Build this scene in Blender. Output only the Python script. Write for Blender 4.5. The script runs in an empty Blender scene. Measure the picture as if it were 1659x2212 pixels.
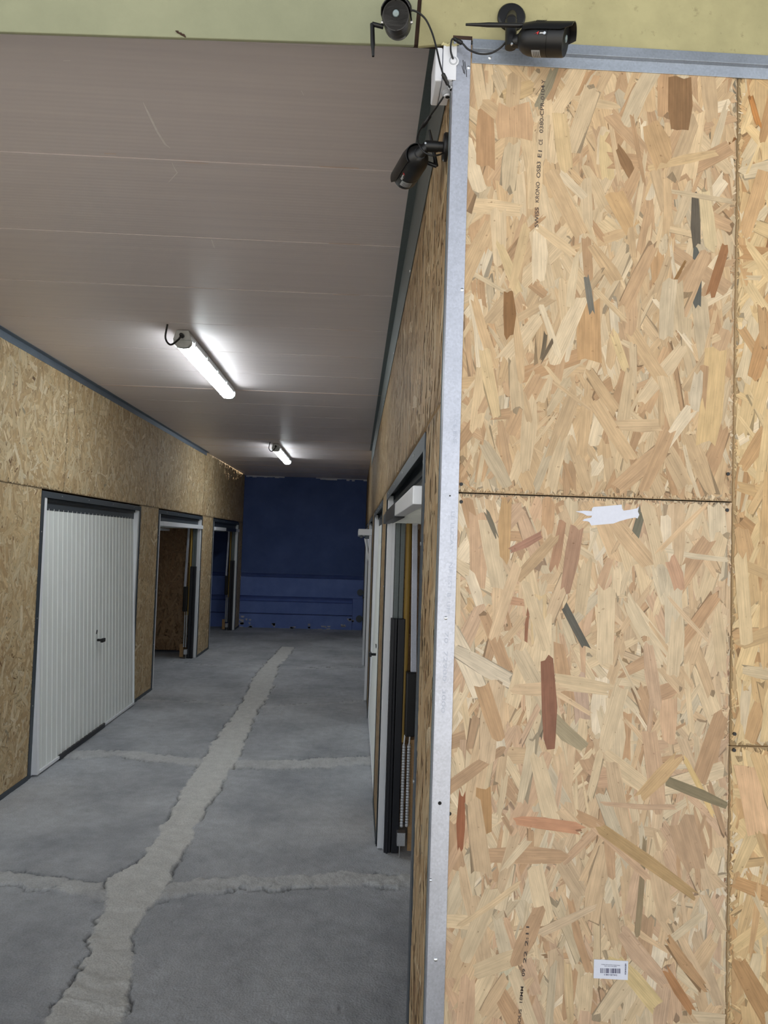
import bpy, math, random
import numpy as np
from mathutils import Vector, Matrix

# ------------------------------------------------------------------ camera, sky, exposure
W, H, F = 1659.0, 2212.0, 1600.0
YAW, PITCH, ROLL = 0.0361, 0.0412, 0.0321
CAM = np.array([0.0, 0.0, 1.70])
XR, XL, ZC, D, YB, ZR = 0.169, -2.191, 2.915, 1.485, 14.35, 2.69
SKY_STRENGTH, HORIZON, ZENITH, SUN, EXPOSURE, TUBE_POWER = 0.75, 2.2, 0.15, 9.5, 0.60, 20.0
SKY_COLOUR = (0.90, 0.95, 1.0)

sc = bpy.context.scene
COL = sc.collection
cy_, sy_, cp_, sp_ = math.cos(YAW), math.sin(YAW), math.cos(PITCH), math.sin(PITCH)
fw = np.array([sy_ * cp_, cy_ * cp_, sp_])
rt = np.array([cy_, -sy_, 0.0])
up = np.cross(rt, fw)
cr_, sr_ = math.cos(ROLL), math.sin(ROLL)
rt, up = cr_ * rt + sr_ * up, -sr_ * rt + cr_ * up

cam = bpy.data.cameras.new('camera')
cam.sensor_fit = 'VERTICAL'
cam.sensor_height = 24.0
cam.lens = 24.0 * F / H
cam.clip_start = 0.05
cam_o = bpy.data.objects.new('camera', cam)
COL.objects.link(cam_o)
cam_o.matrix_world = Matrix(((rt[0], up[0], -fw[0], CAM[0]), (rt[1], up[1], -fw[1], CAM[1]),
                             (rt[2], up[2], -fw[2], CAM[2]), (0, 0, 0, 1)))
sc.camera = cam_o

wld = bpy.data.worlds.new('sky')
sc.world = wld
wld.use_nodes = True
wn = wld.node_tree
# hazy sky: brighter towards the horizon
_g = wn.nodes.new('ShaderNodeTexCoord'); _s = wn.nodes.new('ShaderNodeSeparateXYZ'); _r = wn.nodes.new('ShaderNodeMapRange')
wn.links.new(_g.outputs['Generated'], _s.inputs[0]); wn.links.new(_s.outputs['Z'], _r.inputs[0])
_r.inputs[1].default_value = 0.0; _r.inputs[2].default_value = 0.6
_r.inputs['To Min'].default_value = SKY_STRENGTH * HORIZON; _r.inputs['To Max'].default_value = SKY_STRENGTH * ZENITH
wn.links.new(_r.outputs[0], wn.nodes['Background'].inputs[1])
wn.nodes['Background'].inputs[0].default_value = (*SKY_COLOUR, 1)
# sun high behind the building: it lights the yard, the front stays in shade
_sl = bpy.data.lights.new('sun', 'SUN'); _sl.energy = SUN; _sl.angle = math.radians(1.0); _sl.color = (1.0, 0.96, 0.90)
_so = bpy.data.objects.new('sun', _sl); COL.objects.link(_so)
_so.rotation_euler = (math.radians(-38), 0, math.radians(12))

sc.view_settings.view_transform = 'Standard'
sc.view_settings.look = 'None'
sc.view_settings.gamma = 1.0
sc.view_settings.exposure = EXPOSURE
sc.view_settings.use_curve_mapping = False
sc.cycles.use_denoising = True
sc.cycles.max_bounces = 10
sc.cycles.diffuse_bounces = 6
sc.cycles.sample_clamp_indirect = 6.0
sc.cycles.caustics_reflective = False
sc.cycles.caustics_refractive = False


def px(x, y, axis, val):
    """point of the photograph on the plane coordinate[axis] == val"""
    d = fw + rt * (x - W / 2) / F - up * (y - H / 2) / F
    return CAM + d * (val - CAM[axis]) / d[axis]


# ------------------------------------------------------------------ helpers
def lin(c):
    return tuple(((v / 255) / 12.92 if v <= 10 else ((v / 255 + 0.055) / 1.055) ** 2.4) for v in c)


LOC = {}


def tag(o, label=None, cat=None, group=None, kind=None):
    if label: o['label'] = label
    if cat: o['category'] = cat
    if group: o['group'] = group
    if kind: o['kind'] = kind
    return o


def empty(name, loc, label=None, cat=None, group=None, kind=None):
    o = bpy.data.objects.new(name, None)
    COL.objects.link(o)
    o.location = loc
    o.empty_display_size = 0.05
    LOC[o.name] = np.array(loc, float)
    return tag(o, label, cat, group, kind)


def link(name, me, mat, parent, origin=None):
    o = bpy.data.objects.new(name, me)
    COL.objects.link(o)
    if parent is not None:
        o.parent = parent
        LOC[o.name] = LOC[parent.name]
    else:
        loc = np.array(origin if origin is not None else (0, 0, 0), float)
        o.location = loc
        LOC[o.name] = loc
    if mat: me.materials.append(mat)
    return o


class MB:
    def __init__(s):
        s.v, s.f = [], []

    def add(s, vs, fs):
        b = len(s.v)
        s.v += [tuple(map(float, p)) for p in vs]
        s.f += [tuple(b + i for i in f) for f in fs]
        return s

    def box(s, a, b):
        x0, x1 = sorted((a[0], b[0])); y0, y1 = sorted((a[1], b[1])); z0, z1 = sorted((a[2], b[2]))
        return s.add([(x0, y0, z0), (x1, y0, z0), (x1, y1, z0), (x0, y1, z0), (x0, y0, z1), (x1, y0, z1), (x1, y1, z1), (x0, y1, z1)],
                     [(0, 3, 2, 1), (4, 5, 6, 7), (0, 1, 5, 4), (1, 2, 6, 5), (2, 3, 7, 6), (3, 0, 4, 7)])

    def prism(s, poly, off):
        """poly: 3-D outline, extruded by vector off"""
        n = len(poly)
        p = [np.array(q, float) for q in poly]
        o = np.array(off, float)
        fs = [tuple(range(n))[::-1], tuple(range(n, 2 * n))] + [(i, (i + 1) % n, n + (i + 1) % n, n + i) for i in range(n)]
        return s.add(p + [q + o for q in p], fs)

    def tube(s, pts, rad, n=12, cap=True):
        pts = [np.array(p, float) for p in pts]
        if not hasattr(rad, '__len__'): rad = [rad] * len(pts)
        m = len(pts)
        t = [pts[min(i + 1, m - 1)] - pts[max(i - 1, 0)] for i in range(m)]
        t = [v / (np.linalg.norm(v) + 1e-12) for v in t]
        a = np.array([0, 0, 1.0]) if abs(t[0][2]) < 0.9 else np.array([1.0, 0, 0])
        vs = []
        for i in range(m):
            a = a - t[i] * (a @ t[i]); a /= np.linalg.norm(a) + 1e-12
            b = np.cross(t[i], a)
            for k in range(n):
                g = 2 * math.pi * k / n
                vs.append(pts[i] + rad[i] * (math.cos(g) * a + math.sin(g) * b))
        fs = [(i * n + k, i * n + (k + 1) % n, (i + 1) * n + (k + 1) % n, (i + 1) * n + k) for i in range(m - 1) for k in range(n)]
        if cap:
            fs.append(tuple(range(n))[::-1]); fs.append(tuple(range((m - 1) * n, m * n)))
        return s.add(vs, fs)

    def build(s, name, mat, parent=None, bevel=0, smooth=False, origin=None, seg=2):
        me = bpy.data.meshes.new(name)
        off = LOC[parent.name] if parent is not None else np.array(origin if origin is not None else (0, 0, 0), float)
        me.from_pydata([tuple(np.array(p) - off) for p in s.v], [], s.f)
        me.update()
        o = link(name, me, mat, parent, origin)
        if bevel:
            m = o.modifiers.new('bevel', 'BEVEL'); m.width = bevel; m.segments = seg; m.limit_method = 'ANGLE'; m.angle_limit = math.radians(35)
        if smooth:
            for p in me.polygons: p.use_smooth = True
            m = o.modifiers.new('edges', 'EDGE_SPLIT'); m.split_angle = math.radians(38)
        return o


def spline(pts, k=8):
    p = [np.array(q, float) for q in pts]
    p = [2 * p[0] - p[1]] + p + [2 * p[-1] - p[-2]]
    out = []
    for i in range(1, len(p) - 2):
        for j in range(k):
            t = j / k
            out.append(0.5 * (2 * p[i] + (p[i + 1] - p[i - 1]) * t + (2 * p[i - 1] - 5 * p[i] + 4 * p[i + 1] - p[i + 2]) * t * t
                              + (-p[i - 1] + 3 * p[i] - 3 * p[i + 1] + p[i + 2]) * t ** 3))
    out.append(p[-2])
    return out


def text_obj(name, body, mat, parent, pos, xdir, ydir, width=None, height=0.01, bold=0.0):
    """flat lettering: origin at pos (centre of the word), xdir reading direction, ydir letter-up"""
    c = bpy.data.curves.new(name, 'FONT')
    c.body = body; c.size = 1.0; c.offset = bold
    c.align_x = 'LEFT'
    to = bpy.data.objects.new('t', c); COL.objects.link(to)
    bpy.context.view_layer.update()
    me = bpy.data.meshes.new_from_object(to.evaluated_get(bpy.context.evaluated_depsgraph_get()))
    bpy.data.objects.remove(to)
    v = np.array([tuple(p.co) for p in me.vertices])
    mn, mx = v.min(0), v.max(0)
    xd = np.array(xdir, float); xd /= np.linalg.norm(xd)
    yd = np.array(ydir, float); yd -= xd * (yd @ xd); yd /= np.linalg.norm(yd)
    sy = height / (mx[1] - mn[1])
    sx = width / (mx[0] - mn[0]) if width else sy
    off = LOC[parent.name]
    for i, p in enumerate(me.vertices):
        q = np.array(pos) + xd * (v[i, 0] - (mn[0] + mx[0]) / 2) * sx + yd * (v[i, 1] - (mn[1] + mx[1]) / 2) * sy - off
        p.co = q
    me.name = name
    return link(name, me, mat, parent)


# ------------------------------------------------------------------ materials
def new_mat(name):
    m = bpy.data.materials.new(name); m.use_nodes = True
    nt = m.node_tree
    return m, nt, nt.nodes['Principled BSDF']


def mk(nt, typ, **kw):
    n = nt.nodes.new(typ)
    for k, v in kw.items():
        setattr(n, k, v)
    return n


def simple(name, rgb, rough=0.5, metal=0.0, var=0.06, scale=40, bump=0.0, spec=0.5, stretch=None, coat=0.0):
    m, nt, b = new_mat(name)
    c = lin(rgb)
    tc = mk(nt, 'ShaderNodeTexCoord')
    mp = mk(nt, 'ShaderNodeMapping')
    nt.links.new(tc.outputs['Object'], mp.inputs[0])
    if stretch: mp.inputs['Scale'].default_value = stretch
    no = mk(nt, 'ShaderNodeTexNoise'); no.inputs['Scale'].default_value = scale; no.inputs['Detail'].default_value = 5
    nt.links.new(mp.outputs[0], no.inputs['Vector'])
    r = mk(nt, 'ShaderNodeMapRange'); r.inputs['To Min'].default_value = 1 - var * 2; r.inputs['To Max'].default_value = 1 + var * 2
    nt.links.new(no.outputs[0], r.inputs[0])
    mx = mk(nt, 'ShaderNodeVectorMath', operation='SCALE'); mx.inputs[0].default_value = c
    nt.links.new(r.outputs[0], mx.inputs['Scale'])
    nt.links.new(mx.outputs[0], b.inputs['Base Color'])
    b.inputs['Roughness'].default_value = rough; b.inputs['Metallic'].default_value = metal
    b.inputs['Specular IOR Level'].default_value = spec
    b.inputs['Coat Weight'].default_value = coat
    if bump:
        bp = mk(nt, 'ShaderNodeBump'); bp.inputs['Strength'].default_value = bump; bp.inputs['Distance'].default_value = 0.002
        nt.links.new(no.outputs[0], bp.inputs['Height']); nt.links.new(bp.outputs[0], b.inputs['Normal'])
    return m


def strand_mat():
    m, nt, b = new_mat('strand_board')
    a = mk(nt, 'ShaderNodeAttribute', attribute_name='col')
    g = mk(nt, 'ShaderNodeAttribute', attribute_name='grain')
    mp = mk(nt, 'ShaderNodeMapping'); mp.inputs['Scale'].default_value = (10, 480, 1)
    nt.links.new(g.outputs['Vector'], mp.inputs[0])
    n1 = mk(nt, 'ShaderNodeTexNoise'); n1.inputs['Scale'].default_value = 1; n1.inputs['Detail'].default_value = 3; n1.inputs['Distortion'].default_value = 0.6
    nt.links.new(mp.outputs[0], n1.inputs['Vector'])
    r1 = mk(nt, 'ShaderNodeMapRange'); r1.inputs[1].default_value = 0.25; r1.inputs[2].default_value = 0.75
    r1.inputs['To Min'].default_value = 0.80; r1.inputs['To Max'].default_value = 1.14
    nt.links.new(n1.outputs[0], r1.inputs[0])
    mp2 = mk(nt, 'ShaderNodeMapping'); mp2.inputs['Scale'].default_value = (25, 60, 1)
    nt.links.new(g.outputs['Vector'], mp2.inputs[0])
    n2 = mk(nt, 'ShaderNodeTexNoise'); n2.inputs['Scale'].default_value = 1; n2.inputs['Detail'].default_value = 4
    nt.links.new(mp2.outputs[0], n2.inputs['Vector'])
    r2 = mk(nt, 'ShaderNodeMapRange'); r2.inputs[1].default_value = 0.3; r2.inputs[2].default_value = 0.7
    r2.inputs['To Min'].default_value = 0.86; r2.inputs['To Max'].default_value = 1.1
    nt.links.new(n2.outputs[0], r2.inputs[0])
    mu = mk(nt, 'ShaderNodeMath', operation='MULTIPLY')
    nt.links.new(r1.outputs[0], mu.inputs[0]); nt.links.new(r2.outputs[0], mu.inputs[1])
    v = mk(nt, 'ShaderNodeVectorMath', operation='SCALE')
    nt.links.new(a.outputs['Color'], v.inputs[0]); nt.links.new(mu.outputs[0], v.inputs['Scale'])
    # small dark resin specks
    tc = mk(nt, 'ShaderNodeTexCoord')
    n3 = mk(nt, 'ShaderNodeTexNoise'); n3.inputs['Scale'].default_value = 130; n3.inputs['Detail'].default_value = 2
    nt.links.new(tc.outputs['Object'], n3.inputs['Vector'])
    r3 = mk(nt, 'ShaderNodeMapRange'); r3.inputs[1].default_value = 0.70; r3.inputs[2].default_value = 0.78
    r3.inputs['To Min'].default_value = 0.0; r3.inputs['To Max'].default_value = 0.55
    nt.links.new(n3.outputs[0], r3.inputs[0])
    mx = mk(nt, 'ShaderNodeMix', data_type='RGBA')
    nt.links.new(r3.outputs[0], mx.inputs[0]); nt.links.new(v.outputs[0], mx.inputs[6]); mx.inputs[7].default_value = (*lin((105, 72, 45)), 1)
    nt.links.new(mx.outputs[2], b.inputs['Base Color'])
    b.inputs['Roughness'].default_value = 0.62
    b.inputs['Specular IOR Level'].default_value = 0.3
    return m


def galv(name, rgb, rough=0.42, metal=0.75):
    m, nt, b = new_mat(name)
    tc = mk(nt, 'ShaderNodeTexCoord')
    vo = mk(nt, 'ShaderNodeTexVoronoi'); vo.inputs['Scale'].default_value = 260
    no = mk(nt, 'ShaderNodeTexNoise'); no.inputs['Scale'].default_value = 9; no.inputs['Detail'].default_value = 8
    nt.links.new(tc.outputs['Object'], vo.inputs['Vector']); nt.links.new(tc.outputs['Object'], no.inputs['Vector'])
    bw = mk(nt, 'ShaderNodeRGBToBW'); nt.links.new(vo.outputs['Color'], bw.inputs[0])
    r = mk(nt, 'ShaderNodeMapRange'); r.inputs['To Min'].default_value = 0.90; r.inputs['To Max'].default_value = 1.08
    nt.links.new(bw.outputs[0], r.inputs[0])
    r2 = mk(nt, 'ShaderNodeMapRange'); r2.inputs[1].default_value = .3; r2.inputs[2].default_value = .7; r2.inputs['To Min'].default_value = 0.88; r2.inputs['To Max'].default_value = 1.08
    nt.links.new(no.outputs[0], r2.inputs[0])
    mu = mk(nt, 'ShaderNodeMath', operation='MULTIPLY'); nt.links.new(r.outputs[0], mu.inputs[0]); nt.links.new(r2.outputs[0], mu.inputs[1])
    v = mk(nt, 'ShaderNodeVectorMath', operation='SCALE'); v.inputs[0].default_value = lin(rgb)
    nt.links.new(mu.outputs[0], v.inputs['Scale']); nt.links.new(v.outputs[0], b.inputs['Base Color'])
    b.inputs['Metallic'].default_value = metal
    r4 = mk(nt, 'ShaderNodeMapRange'); r4.inputs['To Min'].default_value = rough - .08; r4.inputs['To Max'].default_value = rough + .1
    nt.links.new(no.outputs[0], r4.inputs[0]); nt.links.new(r4.outputs[0], b.inputs['Roughness'])
    return m


def floor_mat():
    m, nt, b = new_mat('concrete_floor')
    tc = mk(nt, 'ShaderNodeTexCoord')
    at = mk(nt, 'ShaderNodeAttribute', attribute_name='patch')
    n1 = mk(nt, 'ShaderNodeTexNoise'); n1.inputs['Scale'].default_value = 1.3; n1.inputs['Detail'].default_value = 8; n1.inputs['Roughness'].default_value = .6
    n2 = mk(nt, 'ShaderNodeTexNoise'); n2.inputs['Scale'].default_value = 120; n2.inputs['Detail'].default_value = 5
    n3 = mk(nt, 'ShaderNodeTexNoise'); n3.inputs['Scale'].default_value = 14; n3.inputs['Detail'].default_value = 6
    for n in (n1, n2, n3): nt.links.new(tc.outputs['Object'], n.inputs['Vector'])
    cr = mk(nt, 'ShaderNodeValToRGB')
    e = cr.color_ramp.elements
    e[0].position = .36; e[0].color = (*lin((156, 160, 167)), 1); e[1].position = .62; e[1].color = (*lin((194, 198, 204)), 1)
    nt.links.new(n1.outputs[0], cr.inputs[0])
    mx = mk(nt, 'ShaderNodeMix', data_type='RGBA')
    nt.links.new(at.outputs['Fac'], mx.inputs[0]); nt.links.new(cr.outputs[0], mx.inputs[6]); mx.inputs[7].default_value = (*lin((214, 215, 214)), 1)
    r = mk(nt, 'ShaderNodeMapRange'); r.inputs[1].default_value = .3; r.inputs[2].default_value = .7; r.inputs['To Min'].default_value = .86; r.inputs['To Max'].default_value = 1.12
    nt.links.new(n2.outputs[0], r.inputs[0])
    r3 = mk(nt, 'ShaderNodeMapRange'); r3.inputs[1].default_value = .3; r3.inputs[2].default_value = .7; r3.inputs['To Min'].default_value = .9; r3.inputs['To Max'].default_value = 1.08
    nt.links.new(n3.outputs[0], r3.inputs[0])
    mu = mk(nt, 'ShaderNodeMath', operation='MULTIPLY'); nt.links.new(r.outputs[0], mu.inputs[0]); nt.links.new(r3.outputs[0], mu.inputs[1])
    v = mk(nt, 'ShaderNodeVectorMath', operation='SCALE'); nt.links.new(mx.outputs[2], v.inputs[0]); nt.links.new(mu.outputs[0], v.inputs['Scale'])
    ck = mk(nt, 'ShaderNodeAttribute', attribute_name='crack_dark')
    m3 = mk(nt, 'ShaderNodeMix', data_type='RGBA'); nt.links.new(ck.outputs['Fac'], m3.inputs[0]); nt.links.new(v.outputs[0], m3.inputs[6]); m3.inputs[7].default_value = (*lin((70, 64, 58)), 1)
    nt.links.new(m3.outputs[2], b.inputs['Base Color'])
    b.inputs['Roughness'].default_value = .72
    b.inputs['Specular IOR Level'].default_value = .35
    ad = mk(nt, 'ShaderNodeMath', operation='ADD'); nt.links.new(n2.outputs[0], ad.inputs[0]); nt.links.new(n3.outputs[0], ad.inputs[1])
    bp = mk(nt, 'ShaderNodeBump'); bp.inputs['Strength'].default_value = .8; bp.inputs['Distance'].default_value = .006
    nt.links.new(ad.outputs[0], bp.inputs['Height']); nt.links.new(bp.outputs[0], b.inputs['Normal'])
    return m


def ceiling_mat():
    m, nt, b = new_mat('ceiling_sheet')
    tc = mk(nt, 'ShaderNodeTexCoord')
    mp = mk(nt, 'ShaderNodeMapping'); mp.inputs['Scale'].default_value = (1.2, 26, 1)
    nt.links.new(tc.outputs['Object'], mp.inputs[0])
    n1 = mk(nt, 'ShaderNodeTexNoise'); n1.inputs['Scale'].default_value = 1; n1.inputs['Detail'].default_value = 6
    nt.links.new(mp.outputs[0], n1.inputs['Vector'])
    cr = mk(nt, 'ShaderNodeValToRGB'); e = cr.color_ramp.elements
    e[0].position = .2; e[0].color = (*lin((214, 205, 206)), 1); e[1].position = .72; e[1].color = (*lin((224, 215, 214)), 1)
    nt.links.new(n1.outputs[0], cr.inputs[0]); 
    # pale scuffs, stretched along the sheets
    mp2 = mk(nt, 'ShaderNodeMapping'); mp2.inputs['Scale'].default_value = (5, 55, 1)
    nt.links.new(tc.outputs['Object'], mp2.inputs[0])
    n2 = mk(nt, 'ShaderNodeTexNoise'); n2.inputs['Scale'].default_value = 1; n2.inputs['Detail'].default_value = 8; n2.inputs['Roughness'].default_value = .7
    nt.links.new(mp2.outputs[0], n2.inputs['Vector'])
    r = mk(nt, 'ShaderNodeMapRange'); r.inputs[1].default_value = .66; r.inputs[2].default_value = .76; r.inputs['To Max'].default_value = .35
    nt.links.new(n2.outputs[0], r.inputs[0])
    mx = mk(nt, 'ShaderNodeMix', data_type='RGBA'); nt.links.new(r.outputs[0], mx.inputs[0]); nt.links.new(cr.outputs[0], mx.inputs[6]); mx.inputs[7].default_value = (*lin((205, 192, 182)), 1)
    nt.links.new(mx.outputs[2], b.inputs['Base Color'])
    b.inputs['Roughness'].default_value = .40
    b.inputs['Specular IOR Level'].default_value = .55
    wv = mk(nt, 'ShaderNodeTexWave', bands_direction='Y'); wv.inputs['Scale'].default_value = 14; wv.inputs['Distortion'].default_value = .4
    nt.links.new(tc.outputs['Object'], wv.inputs['Vector'])
    bp = mk(nt, 'ShaderNodeBump'); bp.inputs['Strength'].default_value = .12; bp.inputs['Distance'].default_value = .0015
    nt.links.new(wv.outputs[0], bp.inputs['Height']); nt.links.new(bp.outputs[0], b.inputs['Normal'])
    return m


def plaster(name, c0, c1, spot, spotmin=.60, scale=2.2, rough=.8):
    m, nt, b = new_mat(name)
    tc = mk(nt, 'ShaderNodeTexCoord')
    n1 = mk(nt, 'ShaderNodeTexNoise'); n1.inputs['Scale'].default_value = scale; n1.inputs['Detail'].default_value = 8; n1.inputs['Roughness'].default_value = .65
    n2 = mk(nt, 'ShaderNodeTexNoise'); n2.inputs['Scale'].default_value = 38; n2.inputs['Detail'].default_value = 6; n2.inputs['Roughness'].default_value = .7
    for n in (n1, n2): nt.links.new(tc.outputs['Object'], n.inputs['Vector'])
    cr = mk(nt, 'ShaderNodeValToRGB'); e = cr.color_ramp.elements
    e[0].position = .35; e[0].color = (*lin(c0), 1); e[1].position = .65; e[1].color = (*lin(c1), 1)
    nt.links.new(n1.outputs[0], cr.inputs[0])
    r = mk(nt, 'ShaderNodeMapRange'); r.inputs[1].default_value = spotmin; r.inputs[2].default_value = spotmin + .12; r.inputs['To Max'].default_value = .6
    nt.links.new(n2.outputs[0], r.inputs[0])
    mx = mk(nt, 'ShaderNodeMix', data_type='RGBA'); nt.links.new(r.outputs[0], mx.inputs[0]); nt.links.new(cr.outputs[0], mx.inputs[6]); mx.inputs[7].default_value = (*lin(spot), 1)
    nt.links.new(mx.outputs[2], b.inputs['Base Color'])
    b.inputs['Roughness'].default_value = rough
    bp = mk(nt, 'ShaderNodeBump'); bp.inputs['Strength'].default_value = .25; bp.inputs['Distance'].default_value = .002
    nt.links.new(n2.outputs[0], bp.inputs['Height']); nt.links.new(bp.outputs[0], b.inputs['Normal'])
    return m


def emit(name, rgb, s):
    m, nt, b = new_mat(name)
    b.inputs['Base Color'].default_value = (*rgb, 1)
    b.inputs['Emission Color'].default_value = (*rgb, 1)
    b.inputs['Emission Strength'].default_value = s
    return m


M = dict(
    osb=strand_mat(),
    galv=galv('galvanised_steel', (188, 192, 204)),
    galv_dull=galv('dull_galvanised_steel', (112, 120, 120), .5, .6),
    galv_blue=galv('blue_grey_steel', (120, 132, 146), .45, .6),
    frame=simple('slate_frame', (72, 80, 88), .45, .35, .05, 12),
    white=simple('white_lacquer', (240, 243, 248), .38, 0, .02, 8),
    panel=simple('door_panel_white', (236, 240, 238), .42, 0, .03, 4),
    black=simple('black_plastic', (11, 11, 13), .42, 0, .1, 60, spec=.5),
    rubber=simple('black_cable', (14, 14, 17), .45, 0, .1, 60),
    gloss=simple('black_glass', (20, 22, 34), .2, 0, .02, 20),
    lens=simple('lens_glass', (110, 128, 132), .1, 0, .1, 90, coat=.6),
    teal=simple('teal_sensor', (110, 190, 185), .3),
    sticker=simple('sticker_grey', (150, 154, 158), .5, 0, .08, 900),
    ink=simple('ink', (40, 36, 38), .7),
    fadedink=simple('faded_ink', (72, 62, 58), .7),
    textwhite=simple('text_white', (230, 230, 230), .5),
    red=simple('logo_red', (190, 40, 40), .5),
    paper=simple('white_paper', (214, 218, 232), .7, 0, .03, 150),
    barcode=simple('barcode_ink', (70, 70, 100), .6),
    boxgrey=simple('box_plastic', (226, 229, 237), .45, 0, .03, 10),
    boxring=simple('box_gland', (176, 180, 188), .5, 0, .03, 10),
    dark=simple('dark_void', (20, 18, 18), .9),
    crack=simple('crack_brown', (62, 44, 34), .9, 0, .3, 30),
    foam=simple('foam_yellow', (214, 206, 160), .8, 0, .1, 50, .6),
    yellow=simple('yellow_guard', (150, 120, 50), .55, 0, .1, 12, stretch=(20, 20, 1)),
    bolt=galv('bright_bolt', (225, 228, 232), .3, .9),
    navyblack=simple('navy_black_cover', (24, 26, 34), .42),
    endwood=simple('board_edge', (176, 140, 98), .7, 0, .2, 60, stretch=(1, 1, 6)),
    greyled=simple('housing_grey', (196, 200, 200), .45),
    tube=emit('lit_diffuser', (0.90, 0.97, 1.0), TUBE_POWER),
    floor=floor_mat(), ceil=ceiling_mat(),
    lintel_green=plaster('green_lintel_paint', (134, 137, 112), (149, 151, 124), (190, 194, 172), .68, 3),
    lintel_yellow=plaster('mottled_lintel_paint', (154, 148, 110), (172, 165, 124), (100, 92, 62), .60, 6),
    blue=plaster('blue_wall_paint', (74, 96, 150), (86, 108, 166), (92, 116, 174), .62, 1.5),
    bluelow=plaster('blue_wall_paint_low', (104, 128, 196), (118, 142, 208), (126, 150, 216), .6, 3),
    peel=plaster('peeled_plaster', (215, 212, 210), (180, 180, 190), (120, 140, 190), .5, 9),
    yard=plaster('yard_concrete', (182, 178, 170), (192, 188, 180), (160, 156, 150)),
    render=plaster('outside_render', (150, 148, 140), (165, 162, 152), (130, 128, 120)),
    seamline=simple('pale_joint', (226, 205, 190), .5),
)

# ------------------------------------------------------------------ strand board (every strand is a sliver lying on the board)
rng = np.random.default_rng(7)
PAL_FRONT = [((224, 199, 162), .28), ((211, 181, 142), .31), ((204, 168, 130), .15), ((188, 150, 112), .08), ((208, 190, 160), .07),
             ((146, 112, 80), .02), ((140, 128, 106), .02), ((234, 216, 186), .07)]
PAL_LOWER = [((218, 196, 162), .26), ((206, 178, 144), .30), ((202, 168, 138), .13), ((182, 146, 112), .10), ((206, 190, 162), .11),
             ((146, 108, 86), .025), ((138, 128, 108), .025), ((228, 212, 186), .05)]
PAL_RIGHT = [((228, 200, 152), .30), ((212, 178, 130), .30), ((206, 165, 118), .14), ((186, 142, 96), .08), ((214, 196, 164), .08),
             ((150, 110, 72), .02), ((140, 132, 116), .02), ((238, 220, 190), .06)]
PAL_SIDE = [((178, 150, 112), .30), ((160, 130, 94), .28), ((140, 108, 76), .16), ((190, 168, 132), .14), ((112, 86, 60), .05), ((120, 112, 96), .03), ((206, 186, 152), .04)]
PAL_LEFT = [((206, 183, 143), .30), ((186, 158, 118), .28), ((160, 128, 92), .16), ((218, 200, 164), .14), ((122, 94, 66), .05), ((144, 136, 116), .03), ((230, 214, 182), .04)]
PAL_DARK = [((172, 138, 104), .4), ((156, 120, 88), .3), ((186, 154, 118), .25), ((124, 94, 70), .05)]


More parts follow.
